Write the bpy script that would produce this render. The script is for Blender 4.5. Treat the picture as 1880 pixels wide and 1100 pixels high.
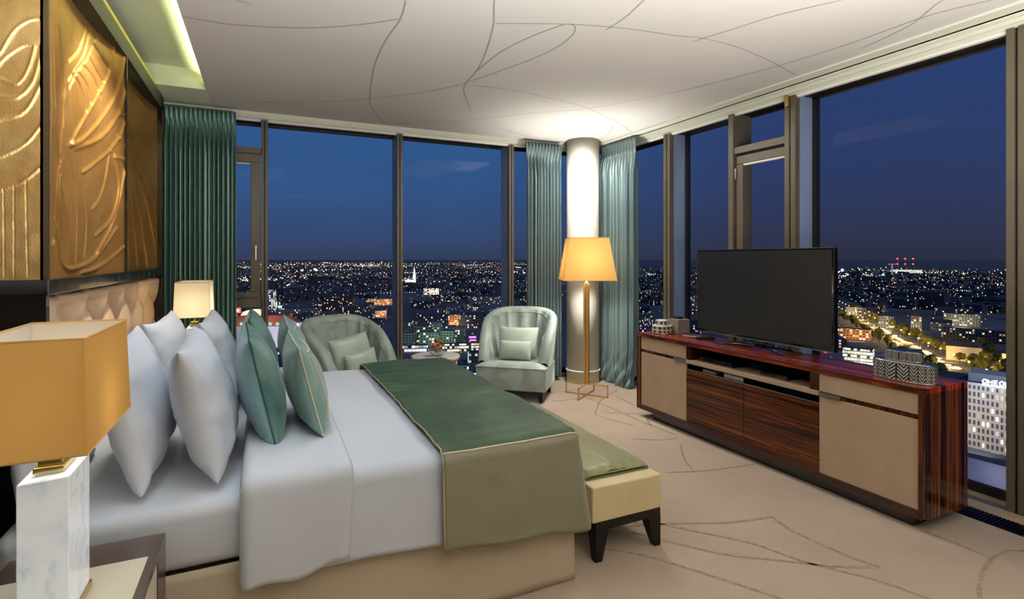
import bpy, bmesh, math, random
import numpy as np
from mathutils import Vector, Matrix, noise

for o in list(bpy.data.objects):
    bpy.data.objects.remove(o, do_unlink=True)
sc = bpy.context.scene
C = sc.collection
PI = math.pi
random.seed(7)

# ------------------------------------------------------------------ camera
YAW = 0.4375
EYE = 1.35
cam = bpy.data.cameras.new('camera')
camo = bpy.data.objects.new('camera', cam)
C.objects.link(camo)
camo.location = (0, 0, EYE)
camo.rotation_euler = (PI / 2, 0, -YAW)
cam.sensor_fit = 'HORIZONTAL'
cam.sensor_width = 36.0
cam.lens = 980.0 / 1880.0 * 36.0
cam.shift_y = -(550.0 - 474.0) / 1880.0
cam.clip_start = 0.05
cam.clip_end = 30000
sc.camera = camo

# ------------------------------------------------------------------ colour management, world
sc.view_settings.view_transform = 'Standard'
sc.view_settings.look = 'None'
sc.view_settings.exposure = 0.0
sc.view_settings.gamma = 1.0
sc.view_settings.use_curve_mapping = False
sc.cycles.use_denoising = True
sc.cycles.max_bounces = 9
sc.cycles.diffuse_bounces = 5
sc.cycles.glossy_bounces = 4
sc.cycles.transmission_bounces = 5
sc.cycles.transparent_max_bounces = 12
sc.cycles.sample_clamp_indirect = 3.0
sc.cycles.caustics_reflective = False
sc.cycles.caustics_refractive = False


def lin(r, g=None, b=None):
    if g is None:
        r, g, b = r
    def f(c):
        c /= 255.0
        return c / 12.92 if c <= 0.04045 else ((c + 0.055) / 1.055) ** 2.4
    return (f(r), f(g), f(b), 1.0)


world = bpy.data.worlds.new('night_sky')
sc.world = world
world.use_nodes = True
wn = world.node_tree.nodes
wl = world.node_tree.links
wn.clear()
w_out = wn.new('ShaderNodeOutputWorld')
w_bg = wn.new('ShaderNodeBackground')
w_tc = wn.new('ShaderNodeTexCoord')
w_sep = wn.new('ShaderNodeSeparateXYZ')
w_r1 = wn.new('ShaderNodeValToRGB')     # towards +Y (west afterglow, bluer)
w_r2 = wn.new('ShaderNodeValToRGB')     # towards +X
w_mix = wn.new('ShaderNodeMix'); w_mix.data_type = 'RGBA'
w_ns = wn.new('ShaderNodeTexNoise'); w_ns.inputs['Scale'].default_value = 3.0
w_map = wn.new('ShaderNodeMapping'); w_map.inputs['Scale'].default_value = (1, 1, 4)
w_mr = wn.new('ShaderNodeMapRange')
w_mul = wn.new('ShaderNodeMix'); w_mul.data_type = 'RGBA'; w_mul.blend_type = 'MULTIPLY'
wl.new(w_tc.outputs['Generated'], w_sep.inputs[0])
for rr, stops in ((w_r1, ((0.0, (48, 58, 84)), (0.03, (50, 66, 100)), (0.12, (48, 78, 122)), (0.30, (44, 84, 134)), (0.7, (24, 52, 100)))),
                  (w_r2, ((0.0, (42, 44, 62)), (0.03, (45, 49, 72)), (0.12, (43, 55, 90)), (0.30, (39, 60, 106)), (0.7, (20, 38, 84))))):
    el = rr.color_ramp.elements
    el[0].position = stops[0][0]; el[0].color = lin(stops[0][1])
    el[1].position = stops[-1][0]; el[1].color = lin(stops[-1][1])
    for p_, c_ in stops[1:-1]:
        e_ = el.new(p_); e_.color = lin(c_)
    wl.new(w_sep.outputs['Z'], rr.inputs[0])
w_mr.inputs['From Min'].default_value = 0.35
w_mr.inputs['From Max'].default_value = 0.75
wl.new(w_sep.outputs['X'], w_mr.inputs['Value'])
wl.new(w_mr.outputs[0], w_mix.inputs['Factor'])
wl.new(w_r1.outputs[0], w_mix.inputs[6])
wl.new(w_r2.outputs[0], w_mix.inputs[7])
wl.new(w_tc.outputs['Generated'], w_map.inputs[0])
wl.new(w_map.outputs[0], w_ns.inputs['Vector'])
w_cr = wn.new('ShaderNodeValToRGB')
w_cr.color_ramp.elements[0].position = 0.3; w_cr.color_ramp.elements[0].color = (0.94, 0.95, 0.96, 1)
w_cr.color_ramp.elements[1].position = 0.7; w_cr.color_ramp.elements[1].color = (1.04, 1.03, 1.02, 1)
wl.new(w_ns.outputs[0], w_cr.inputs[0])
w_mul.inputs['Factor'].default_value = 1.0
wl.new(w_mix.outputs[2], w_mul.inputs[6])
wl.new(w_cr.outputs[0], w_mul.inputs[7])
wl.new(w_mul.outputs[2], w_bg.inputs['Color'])
w_bg.inputs['Strength'].default_value = 1.22
wl.new(w_bg.outputs[0], w_out.inputs[0])


# ------------------------------------------------------------------ lamps of the room, and added fill lights
def lamp(kind, name, loc, power, color, size=0.1, rot=None, size_y=None, spot=None, blend=0.5, parent=None, spread=None):
    l = bpy.data.lights.new(name, kind)
    l.energy = power
    l.color = color
    if kind == 'AREA':
        l.size = size
        if size_y:
            l.shape = 'RECTANGLE'; l.size_y = size_y
        if spread: l.spread = spread
    else:
        l.shadow_soft_size = size
    if kind == 'SPOT':
        l.spot_size = spot; l.spot_blend = blend
    o = bpy.data.objects.new(name, l)
    C.objects.link(o)
    o.location = loc
    if rot: o.rotation_euler = rot
    if parent: o.parent = parent
    return o


# added fill lights without fixtures brighten the room; column and relief spots come last
lamp('AREA', 'rear_fill', (0.9, -0.6, 2.58), 16, (1.0, 0.90, 0.80), 1.6, size_y=1.0)  # unseen fill added behind the camera
lamp('AREA', 'ceiling_fill', (1.25, 0.25, 1.05), 160, (1.0, 0.95, 0.89), 1.0, rot=(PI, 0, 0), size_y=1.0)  # this and the next two: upward fill added to brighten the ceiling
lamp('AREA', 'ceiling_fill', (2.3, 0.0, 1.0), 50, (1.0, 0.93, 0.84), 0.5, rot=(PI, 0, 0), size_y=0.5)
lamp('AREA', 'ceiling_fill', (-0.3, 0.45, 1.20), 46, (0.86, 0.93, 1.0), 0.3, rot=(PI, 0, 0), size_y=0.3)
lamp('AREA', 'bed_fill', (-0.05, 2.2, 2.60), 15, (0.74, 0.86, 1.0), 0.7, size_y=1.2)  # cool fill added over the bed, no fixture there
lamp('AREA', 'carpet_fill', (2.15, 3.5, 2.61), 12, (1.0, 0.86, 0.74), 0.6, size_y=1.5)  # warm fill added to lift the far carpet
lamp('AREA', 'window_fill', (2.5, 4.0, 2.61), 26, (1.0, 0.92, 0.84), 0.5, size_y=0.8)  # fill added to brighten the armchairs and the window end
lamp('SPOT', 'column_downlight', (2.86, 4.50, 2.61), 66, (0.95, 1.0, 0.93), 0.12, rot=(0.55, 0, -0.6), spot=2.0, blend=1.0)
lamp('SPOT', 'relief_washer', (-0.30, 3.25, 2.58), 95, (1.0, 0.92, 0.76), 0.03, rot=(0, 0.60, 0), spot=1.35, blend=0.8)
lamp('SPOT', 'relief_washer', (-0.42, 2.10, 2.50), 20, (1.0, 0.92, 0.76), 0.04, rot=(0.45, 0.45, 0), spot=1.3, blend=0.8)

# ------------------------------------------------------------------ materials
def mat(name, base, rough=0.5, metal=0.0, **k):
    m = bpy.data.materials.new(name)
    m.use_nodes = True
    nt = m.node_tree
    b = nt.nodes['Principled BSDF']
    b.inputs['Base Color'].default_value = base if len(base) == 4 else (*base, 1)
    b.inputs['Roughness'].default_value = rough
    b.inputs['Metallic'].default_value = metal
    for kk, v in k.items():
        nm = {'spec': 'Specular IOR Level', 'sheen': 'Sheen Weight', 'sheen_r': 'Sheen Roughness', 'coat': 'Coat Weight', 'coat_r': 'Coat Roughness',
              'trans': 'Transmission Weight', 'ior': 'IOR', 'alpha': 'Alpha', 'aniso': 'Anisotropic', 'emit': 'Emission Color',
              'emit_s': 'Emission Strength', 'sheen_t': 'Sheen Tint'}.get(kk)
        if nm: b.inputs[nm].default_value = v
    m['b'] = 1
    return m


def nodes(m):
    nt = m.node_tree
    return nt.nodes, nt.links, nt.nodes['Principled BSDF']


def coords(m, kind='Object', scale=(1, 1, 1), rot=(0, 0, 0)):
    n, l, b = nodes(m)
    t = n.new('ShaderNodeTexCoord'); mp = n.new('ShaderNodeMapping')
    mp.inputs['Scale'].default_value = scale
    mp.inputs['Rotation'].default_value = rot
    l.new(t.outputs[kind], mp.inputs[0])
    return mp.outputs[0]


def ramp(m, src, stops):
    n, l, b = nodes(m)
    r = n.new('ShaderNodeValToRGB')
    el = r.color_ramp.elements
    el[0].position, el[0].color = stops[0]
    el[1].position, el[1].color = stops[-1]
    for p_, c_ in stops[1:-1]:
        e_ = el.new(p_); e_.color = c_
    l.new(src, r.inputs[0])
    return r.outputs[0]


def noisetex(m, vec, scale=5, detail=3, rough=0.5, dist=0.0):
    n, l, b = nodes(m)
    t = n.new('ShaderNodeTexNoise')
    t.inputs['Scale'].default_value = scale
    t.inputs['Detail'].default_value = detail
    t.inputs['Roughness'].default_value = rough
    t.inputs['Distortion'].default_value = dist
    l.new(vec, t.inputs['Vector'])
    return t.outputs[0]


def bump(m, src, strength=0.2, dist=0.01):
    n, l, b = nodes(m)
    bp_ = n.new('ShaderNodeBump')
    bp_.inputs['Strength'].default_value = strength
    bp_.inputs['Distance'].default_value = dist
    l.new(src, bp_.inputs['Height'])
    l.new(bp_.outputs[0], b.inputs['Normal'])


def varied(name, c1, c2, rough, scale=4, vec_scale=(1, 1, 1), bstr=0.0, bscale=80, metal=0.0, kind='Object', dist=0.0, detail=3, lo=0.35, hi=0.65, **k):
    m = mat(name, c1, rough, metal, **k)
    n, l, b = nodes(m)
    v = coords(m, kind, vec_scale)
    t = noisetex(m, v, scale, detail, dist=dist)
    l.new(ramp(m, t, ((lo, c1), (hi, c2))), b.inputs['Base Color'])
    if bstr:
        v2 = coords(m, kind)
        bump(m, noisetex(m, v2, bscale, 2), bstr, 0.004)
    return m


M = {}
M['ceiling'] = varied('ceiling_paint', lin(196, 194, 188), lin(201, 199, 194), 0.85, 0.8)
M['groove'] = mat('ceiling_groove', lin(150, 146, 134), 0.8)
M['cove'] = mat('cove_paint', lin(212, 216, 190), 0.8)
M['wall'] = varied('wall_paint', lin(200, 192, 176), lin(206, 198, 182), 0.8, 1.5)
M['rail'] = mat('rail_enamel', lin(214, 216, 200), 0.45)
M['bronze'] = varied('bronze_frame', lin(88, 81, 67), lin(95, 88, 73), 0.42, 3, metal=0.1)
M['bronze_dark'] = mat('frame_gasket', lin(14, 13, 12), 0.5)
M['fin'] = varied('pale_reveal_panel', lin(120, 136, 168), lin(130, 146, 178), 0.4, 2)
M['beige_metal'] = mat('sill_metal', lin(178, 158, 128), 0.4, 0.2)
M['black_grill'] = mat('black_grille', lin(12, 12, 13), 0.35, 0.5)
M['darkwood'] = varied('black_lacquer', lin(12, 8, 9), lin(20, 14, 14), 0.18, 3, coat=0.4)
M['brownwood'] = varied('brown_lacquer', lin(60, 46, 42), lin(74, 58, 52), 0.3, 5, coat=0.2)
M['matt_black'] = mat('matt_black', lin(10, 8, 9), 0.7)
M['navywall'] = varied('dark_wall_lacquer', lin(10, 14, 26), lin(14, 20, 36), 0.3, 2)
M['white_cotton'] = varied('white_cotton', lin(200, 206, 216), lin(207, 212, 221), 0.85, 3, bstr=0.06, bscale=14, sheen=0.15)
M['skirt'] = varied('cream_linen', lin(174, 162, 140), lin(182, 170, 148), 0.85, 4, bstr=0.05, bscale=10)
M['cream_leather'] = varied('cream_leather', lin(212, 196, 150), lin(220, 204, 160), 0.42, 6, bstr=0.05, bscale=150)
M['tuft'] = varied('beige_leather', lin(206, 174, 140), lin(216, 184, 150), 0.42, 5, bstr=0.03, bscale=200)
M['cream_panel'] = varied('cream_parchment', lin(166, 142, 116), lin(173, 149, 123), 0.5, 5, coat=0.05)
M['gold'] = mat('brushed_gold', lin(222, 178, 106), 0.38, 0.55)
M['brass'] = mat('polished_brass', lin(212, 184, 112), 0.22, 1.0)
M['chrome'] = mat('brushed_chrome', lin(190, 190, 192), 0.25, 1.0)
M['black'] = mat('black_plastic', lin(9, 9, 10), 0.3)
M['black_gloss'] = mat('gloss_black', lin(5, 5, 6), 0.08, coat=0.5)
M['legwood'] = mat('dark_leg_wood', lin(7, 5, 5), 0.3, spec=0.3)
M['white_paint'] = mat('white_enamel', lin(232, 230, 222), 0.4)
M['column'] = varied('column_paint', lin(228, 224, 210), lin(232, 228, 215), 0.7, 2)

# ebony with stripes
def ebony(name, axis, scale=26, warm=1.0):
    m = mat(name, lin(50, 20, 10), 0.15, coat=0.08, coat_r=0.04, spec=0.25)
    n, l, b = nodes(m)
    s = [0.35, 0.35, 0.35]; s[axis] = scale
    v = coords(m, 'Object', tuple(s))
    t1 = noisetex(m, v, 1.0, 4, 0.62, 0.15)
    col = ramp(m, t1, ((0.34, lin(12, 5, 4)), (0.45, lin(40 * warm, 16, 10)), (0.50, lin(96 * warm, 48, 22)), (0.54, lin(46 * warm, 20, 9)), (0.62, lin(120 * warm, 66, 34)), (0.70, lin(30, 11, 7))))
    l.new(col, b.inputs['Base Color'])
    return m
M['ebony_x'] = ebony('macassar_ebony_depth', 0, 34, 1.0)
M['ebony_z'] = ebony('macassar_ebony_doors', 2, 22, 1.0)
M['ebony_top'] = ebony('macassar_ebony_top', 0, 34, 1.7)
M['ebony_top'].node_tree.nodes['Principled BSDF'].inputs['Coat Weight'].default_value = 0.0
M['ebony_top'].node_tree.nodes['Principled BSDF'].inputs['Roughness'].default_value = 0.2
for e_ in [x for x in M['ebony_top'].node_tree.nodes if x.type == 'VALTORGB'][0].color_ramp.elements: e_.color = (e_.color[0] * 0.85, e_.color[1] * 1.25, e_.color[2] * 0.8, 1)
M['ebony_rim'] = varied('ebony_rim', lin(28, 11, 7), lin(58, 25, 14), 0.12, 3, (1, 1, 20), coat=0.5)
M['ebony_y'] = ebony('macassar_ebony_strip', 1, 40, 0.9)

# carpet
m = varied('cut_pile_carpet', lin(151, 134, 117), lin(164, 147, 129), 0.95, 1.6, detail=5, sheen=0.25)
n, l, b = nodes(m)
v = coords(m, 'Object'); bump(m, noisetex(m, v, 260, 3), 0.35, 0.004)
M['carpet'] = m
m = varied('carved_carpet_line', lin(118, 105, 87), lin(150, 134, 114), 0.95, 40, lo=0.4, hi=0.6)
M['carpet_line'] = m

# velvet and silk
def velvet(name, c1, c2, scale=5, rough=0.6):
    m = varied(name, c1, c2, rough, scale, detail=4, dist=0.6, sheen=0.35, lo=0.38, hi=0.62)
    n, l, b = nodes(m)
    b.inputs['Sheen Tint'].default_value = (0.75, 0.95, 0.85, 1)
    b.inputs['Sheen Roughness'].default_value = 0.35
    return m
M['velvet_green'] = velvet('green_velvet', lin(20, 48, 24), lin(42, 70, 36), 3.0)
M['velvet_green'].node_tree.nodes['Principled BSDF'].inputs['Sheen Weight'].default_value = 0.15
M['velvet_teal'] = velvet('teal_velvet', lin(44, 84, 84), lin(86, 118, 110), 5)
M['velvet_pale'] = velvet('pale_green_velvet', lin(122, 146, 138), lin(148, 168, 160), 7)
M['velvet_pale2'] = velvet('sage_velvet_inner_back', lin(70, 92, 74), lin(98, 118, 98), 6)
M['silk_pale'] = varied('pale_green_silk', lin(156, 174, 160), lin(172, 188, 174), 0.38, 5, sheen=0.3)
M['satin_teal'] = varied('teal_satin', lin(98, 132, 126), lin(120, 152, 146), 0.34, 4, sheen=0.3)
M['piping'] = mat('cream_piping', lin(206, 200, 172), 0.5)
M['piping_dark'] = mat('teal_piping', lin(24, 62, 62), 0.5)
M['piping_gold'] = mat('taupe_piping', lin(150, 136, 104), 0.5)
M['bench_silk'] = varied('olive_silk', lin(104, 108, 68), lin(124, 127, 84), 0.36, 3, sheen=0.3)

def ribbed(name, c1, c2, freq, axis_vec, rough=0.6, strength=0.5):
    m = mat(name, c1, rough, sheen=0.3)
    n, l, b = nodes(m)
    v = coords(m, 'Object', axis_vec)
    w = n.new('ShaderNodeTexWave'); w.inputs['Scale'].default_value = freq; w.inputs['Distortion'].default_value = 1.2
    w.inputs['Detail'].default_value = 2; w.inputs['Detail Scale'].default_value = 2.0
    w.bands_direction = 'DIAGONAL'
    l.new(v, w.inputs['Vector'])
    l.new(ramp(m, w.outputs[0], ((0.2, c1), (0.8, c2))), b.inputs['Base Color'])
    bump(m, w.outputs[0], strength, 0.003)
    return m
M['throw_side'] = ribbed('grey_green_silk_rib', lin(92, 90, 70), lin(118, 114, 90), 150, (0.1, 0.1, 1.0), 0.45, 0.25)
M['rib_teal'] = ribbed('teal_rib', lin(96, 136, 146), lin(128, 164, 170), 110, (0.4, 0.4, 1.0), 0.5, 0.3)

# curtain silk
def curtain_mat(name, c1, c2):
    m = varied(name, c1, c2, 0.34, 1.2, (1, 1, 0.6), sheen=0.1, metal=0.55)
    n, l, b = nodes(m)
    v = coords(m, 'Object', (30, 30, 4))
    bump(m, noisetex(m, v, 3, 3), 0.05, 0.003)
    b.inputs['Specular IOR Level'].default_value = 0.7
    return m
M['curtain'] = curtain_mat('teal_silk_curtain', lin(100, 138, 130), lin(114, 152, 146))
M['curtain_grey'] = curtain_mat('grey_teal_silk_curtain', lin(116, 140, 142), lin(134, 156, 158))

# lamp shades: cloth that lets the bulb through
def shade_mat(name, outer, trans, w=0.5):
    m = bpy.data.materials.new(name); m.use_nodes = True
    n = m.node_tree.nodes; l = m.node_tree.links; n.clear()
    o = n.new('ShaderNodeOutputMaterial'); mx = n.new('ShaderNodeMixShader')
    d = n.new('ShaderNodeBsdfDiffuse'); t = n.new('ShaderNodeBsdfTranslucent')
    d.inputs[0].default_value = outer; t.inputs[0].default_value = trans
    mx.inputs[0].default_value = w
    tc = n.new('ShaderNodeTexCoord'); mp = n.new('ShaderNodeMapping'); mp.inputs['Scale'].default_value = (60, 60, 400)
    ns = n.new('ShaderNodeTexNoise'); ns.inputs['Scale'].default_value = 1; bu = n.new('ShaderNodeBump'); bu.inputs['Strength'].default_value = 0.1
    l.new(tc.outputs['Object'], mp.inputs[0]); l.new(mp.outputs[0], ns.inputs['Vector']); l.new(ns.outputs[0], bu.inputs['Height'])
    l.new(bu.outputs[0], d.inputs['Normal'])
    l.new(d.outputs[0], mx.inputs[1]); l.new(t.outputs[0], mx.inputs[2]); l.new(mx.outputs[0], o.inputs[0])
    return m
M['shade_gold'] = shade_mat('gold_silk_shade', lin(178, 138, 80), lin(212, 166, 92), 0.30)
M['shade_far'] = shade_mat('cream_silk_shade', lin(228, 212, 176), lin(244, 226, 186), 0.5)
M['shade_floor'] = shade_mat('apricot_shade', lin(222, 176, 104), lin(232, 178, 104), 0.3)
M['shade_lining'] = mat('white_lining', lin(236, 232, 222), 0.9)
M['shade_trim'] = mat('shade_trim', lin(190, 150, 84), 0.6)

# rock crystal, given an added glow of its own to brighten the blocks
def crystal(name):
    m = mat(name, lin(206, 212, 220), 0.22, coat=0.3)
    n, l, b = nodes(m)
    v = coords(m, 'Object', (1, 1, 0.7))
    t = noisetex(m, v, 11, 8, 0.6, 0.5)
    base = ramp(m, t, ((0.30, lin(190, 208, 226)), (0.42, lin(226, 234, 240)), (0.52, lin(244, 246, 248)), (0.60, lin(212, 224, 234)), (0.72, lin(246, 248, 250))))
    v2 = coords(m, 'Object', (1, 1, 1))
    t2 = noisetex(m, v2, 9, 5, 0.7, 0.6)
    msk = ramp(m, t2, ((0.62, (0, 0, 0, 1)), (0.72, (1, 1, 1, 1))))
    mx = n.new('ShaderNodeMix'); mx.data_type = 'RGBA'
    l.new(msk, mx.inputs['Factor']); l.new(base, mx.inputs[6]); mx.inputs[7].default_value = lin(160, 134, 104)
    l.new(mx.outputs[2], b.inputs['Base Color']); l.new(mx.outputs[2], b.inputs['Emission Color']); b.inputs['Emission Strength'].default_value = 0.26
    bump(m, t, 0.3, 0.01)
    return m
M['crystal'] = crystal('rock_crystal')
M['marble'] = varied('cream_marble', lin(206, 196, 176), lin(222, 212, 192), 0.3, 7, detail=6, dist=1.0)

# gold relief
m = varied('gilded_relief', lin(206, 162, 98), lin(230, 188, 124), 0.33, 4, metal=0.75, bstr=0.25, bscale=160, detail=4)
M['relief'] = m

# glass
def glass(name, tint=(1, 1, 1), refl=0.05, rough=0.0, k=0.35):
    m = bpy.data.materials.new(name); m.use_nodes = True
    n = m.node_tree.nodes; l = m.node_tree.links; n.clear()
    o = n.new('ShaderNodeOutputMaterial'); mx = n.new('ShaderNodeMixShader')
    t = n.new('ShaderNodeBsdfTransparent'); t.inputs[0].default_value = (*tint, 1)
    g = n.new('ShaderNodeBsdfGlossy'); g.inputs['Roughness'].default_value = rough
    f = n.new('ShaderNodeLayerWeight'); f.inputs['Blend'].default_value = 0.12
    mm = n.new('ShaderNodeMath'); mm.operation = 'MULTIPLY_ADD'; mm.inputs[1].default_value = k; mm.inputs[2].default_value = refl
    l.new(f.outputs['Fresnel'], mm.inputs[0])
    l.new(mm.outputs[0], mx.inputs[0]); l.new(t.outputs[0], mx.inputs[1]); l.new(g.outputs[0], mx.inputs[2]); l.new(mx.outputs[0], o.inputs[0])
    return m
M['pane'] = glass('window_glass', (0.96, 0.98, 1.0), 0.0)
M['smoked'] = glass('bronze_tinted_glass', (0.97, 0.93, 0.86), 0.0, k=0.03)
M['bowl_glass'] = glass('bowl_glass', (0.93, 0.97, 0.96), 0.12)

# television screen
m = mat('screen_glass', lin(15, 17, 19), 0.36, spec=0.9)
M['screen'] = m

# patterned ceramics
def pattern_mat(name, kind, dark, light, sx, sz):
    m = mat(name, dark, 0.22, coat=0.5)
    n, l, b = nodes(m)
    uv = n.new('ShaderNodeUVMap'); sp = n.new('ShaderNodeSeparateXYZ'); l.new(uv.outputs[0], sp.inputs[0])
    def mt(op, a, bb=None, c=None):
        q = n.new('ShaderNodeMath'); q.operation = op
        for i, x in enumerate((a, bb, c)):
            if x is None: continue
            if isinstance(x, (int, float)): q.inputs[i].default_value = x
            else: l.new(x, q.inputs[i])
        return q.outputs[0]
    x = mt('MULTIPLY', sp.outputs[0], sx); y = mt('MULTIPLY', sp.outputs[1], sz)
    if kind == 'leaf':      # upright fronds: chevrons either side of a stem
        fx = mt('ABSOLUTE', mt('SUBTRACT', mt('FRACT', x), 0.5))
        chev = mt('FRACT', mt('ADD', mt('MULTIPLY', y, 5.0), mt('MULTIPLY', fx, -3.2)))
        line = mt('LESS_THAN', chev, 0.5)
        edge = mt('LESS_THAN', fx, 0.44)
        msk = mt('MULTIPLY', line, edge)
    else:                   # lattice of rings
        fx = mt('SUBTRACT', mt('FRACT', x), 0.5); fy = mt('SUBTRACT', mt('FRACT', y), 0.5)
        r = mt('SQRT', mt('ADD', mt('MULTIPLY', fx, fx), mt('MULTIPLY', fy, fy)))
        dia = mt('ADD', mt('ABSOLUTE', fx), mt('ABSOLUTE', fy))
        msk = mt('MAXIMUM', mt('GREATER_THAN', dia, 0.40), mt('GREATER_THAN', r, 0.42))
    mx = n.new('ShaderNodeMix'); mx.data_type = 'RGBA'
    l.new(msk, mx.inputs['Factor']); mx.inputs[6].default_value = dark; mx.inputs[7].default_value = light
    l.new(mx.outputs[2], b.inputs['Base Color'])
    bump(m, msk, 0.3, 0.003)
    return m
M['leaf_pat'] = pattern_mat('silver_leaf_pattern', 'leaf', lin(26, 24, 26), lin(176, 172, 168), 20, 1)
M['leaf_pat_small'] = pattern_mat('silver_leaf_pattern_small', 'leaf', lin(22, 20, 22), lin(168, 164, 160), 20, 1)
M['lattice'] = pattern_mat('cream_lattice_pattern', 'ring', lin(40, 34, 34), lin(196, 188, 170), 12, 2)
M['lattice_small'] = pattern_mat('cream_lattice_pattern_small', 'ring', lin(40, 34, 34), lin(196, 188, 170), 8, 1)
M['cream_inlay'] = varied('cream_shagreen', lin(206, 196, 172), lin(214, 204, 182), 0.45, 8)
M['grey_box'] = mat('grey_leather', lin(128, 120, 110), 0.5)
M['berry'] = varied('strawberry_skin', lin(170, 20, 18), lin(200, 36, 28), 0.3, 30)
M['grape'] = varied('green_grape_skin', lin(130, 150, 70), lin(160, 176, 92), 0.3, 20)
M['cinnamon'] = mat('cinnamon_bark', lin(170, 84, 44), 0.6)


# ------------------------------------------------------------------ mesh builder
class MB:
    def __init__(s):
        s.v = []; s.f = []; s.m = []; s.uv = []; s.has_uv = False
    def add(s, vs, fs, mi=0, uvs=None):
        o = len(s.v); s.v += [tuple(p) for p in vs]
        for k, f in enumerate(fs):
            s.f.append(tuple(o + i for i in f)); s.m.append(mi)
            if uvs: s.uv.append(uvs[k]); s.has_uv = True
            else: s.uv.append([(0, 0)] * len(f))
        return s
    def box(s, x0, y0, z0, x1, y1, z1, mi=0):
        if x0 > x1: x0, x1 = x1, x0
        if y0 > y1: y0, y1 = y1, y0
        if z0 > z1: z0, z1 = z1, z0
        return s.add([(x0, y0, z0), (x1, y0, z0), (x1, y1, z0), (x0, y1, z0), (x0, y0, z1), (x1, y0, z1), (x1, y1, z1), (x0, y1, z1)],
                     [(0, 3, 2, 1), (4, 5, 6, 7), (0, 1, 5, 4), (1, 2, 6, 5), (2, 3, 7, 6), (3, 0, 4, 7)], mi)
    def hexa(s, bot, top, mi=0):
        return s.add(list(bot) + list(top), [(0, 3, 2, 1), (4, 5, 6, 7), (0, 1, 5, 4), (1, 2, 6, 5), (2, 3, 7, 6), (3, 0, 4, 7)], mi)
    def prism(s, poly, z0, z1, mi=0):
        k = len(poly)
        vs = [(x, y, z0) for x, y in poly] + [(x, y, z1) for x, y in poly]
        fs = [tuple(reversed(range(k))), tuple(range(k, 2 * k))] + [(i, (i + 1) % k, k + (i + 1) % k, k + i) for i in range(k)]
        return s.add(vs, fs, mi)
    def lathe(s, prof, cx=0, cy=0, n=32, mi=0, sy=1.0, cap=True, uv=False):
        vs = []
        for r, z in prof:
            for i in range(n):
                a = 2 * PI * i / n
                vs.append((cx + r * math.cos(a), cy + r * sy * math.sin(a), z))
        fs = []; uvs = []
        zl = prof[0][1]; zh = prof[-1][1]
        for j in range(len(prof) - 1):
            for i in range(n):
                i2 = (i + 1) % n
                fs.append((j * n + i, j * n + i2, (j + 1) * n + i2, (j + 1) * n + i))
                uvs.append([(i / n, j), ((i + 1) / n, j), ((i + 1) / n, j + 1), (i / n, j + 1)])
        if cap:
            fs.append(tuple(reversed(range(n)))); uvs.append([(0, 0)] * n)
            k = (len(prof) - 1) * n
            fs.append(tuple(range(k, k + n))); uvs.append([(0, 0)] * n)
        return s.add(vs, fs, mi, uvs if uv else None)
    def tube(s, pts, r, n=8, mi=0, closed=False, flat=None):
        pts = [Vector(p) for p in pts]; k = len(pts); vs = []
        for i, p in enumerate(pts):
            if closed: t = pts[(i + 1) % k] - pts[i - 1]
            else: t = pts[min(i + 1, k - 1)] - pts[max(i - 1, 0)]
            t.normalize()
            up = Vector((0, 0, 1)) if abs(t.z) < 0.9 else Vector((1, 0, 0))
            a = t.cross(up).normalized(); b_ = t.cross(a).normalized()
            rr = r[i] if isinstance(r, (list, tuple)) else r
            for j in range(n):
                q = 2 * PI * j / n
                vs.append(p + a * math.cos(q) * rr + b_ * math.sin(q) * rr)
        fs = []
        for i in range(k if closed else k - 1):
            i2 = (i + 1) % k
            for j in range(n):
                j2 = (j + 1) % n
                fs.append((i * n + j, i * n + j2, i2 * n + j2, i2 * n + j))
        if not closed:
            fs.append(tuple(reversed(range(n)))); fs.append(tuple(range((k - 1) * n, k * n)))
        return s.add(vs, fs, mi)
    def grid(s, fn, nu, nv, mi=0, cu=False, mfn=None):
        vs = [fn(i / nu, j / nv) for j in range(nv + 1) for i in range(nu + 1)]
        w = nu + 1
        o = len(s.v); s.v += [tuple(p) for p in vs]
        for j in range(nv):
            for i in range(nu):
                s.f.append((o + j * w + i, o + j * w + i + 1, o + (j + 1) * w + i + 1, o + (j + 1) * w + i))
                s.m.append(mfn((i + .5) / nu, (j + .5) / nv) if mfn else mi)
                s.uv.append([(i / nu, j / nv), ((i + 1) / nu, j / nv), ((i + 1) / nu, (j + 1) / nv), (i / nu, (j + 1) / nv)])
        s.has_uv = True
        return s
    def ball(s, c, r, n=10, mi=0, sz=1.0):
        vs = []; fs = []
        for j in range(1, n):
            for i in range(2 * n):
                a = PI * j / n; b_ = PI * i / n
                vs.append((c[0] + r * math.sin(a) * math.cos(b_), c[1] + r * math.sin(a) * math.sin(b_), c[2] + r * sz * math.cos(a)))
        k = len(vs); vs += [(c[0], c[1], c[2] + r * sz), (c[0], c[1], c[2] - r * sz)]
        w = 2 * n
        for j in range(n - 2):
            for i in range(w):
                fs.append((j * w + i, (j + 1) * w + i, (j + 1) * w + (i + 1) % w, j * w + (i + 1) % w))
        for i in range(w):
            fs.append((k, i, (i + 1) % w)); fs.append((k + 1, (n - 2) * w + (i + 1) % w, (n - 2) * w + i))
        return s.add(vs, fs, mi)
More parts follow.
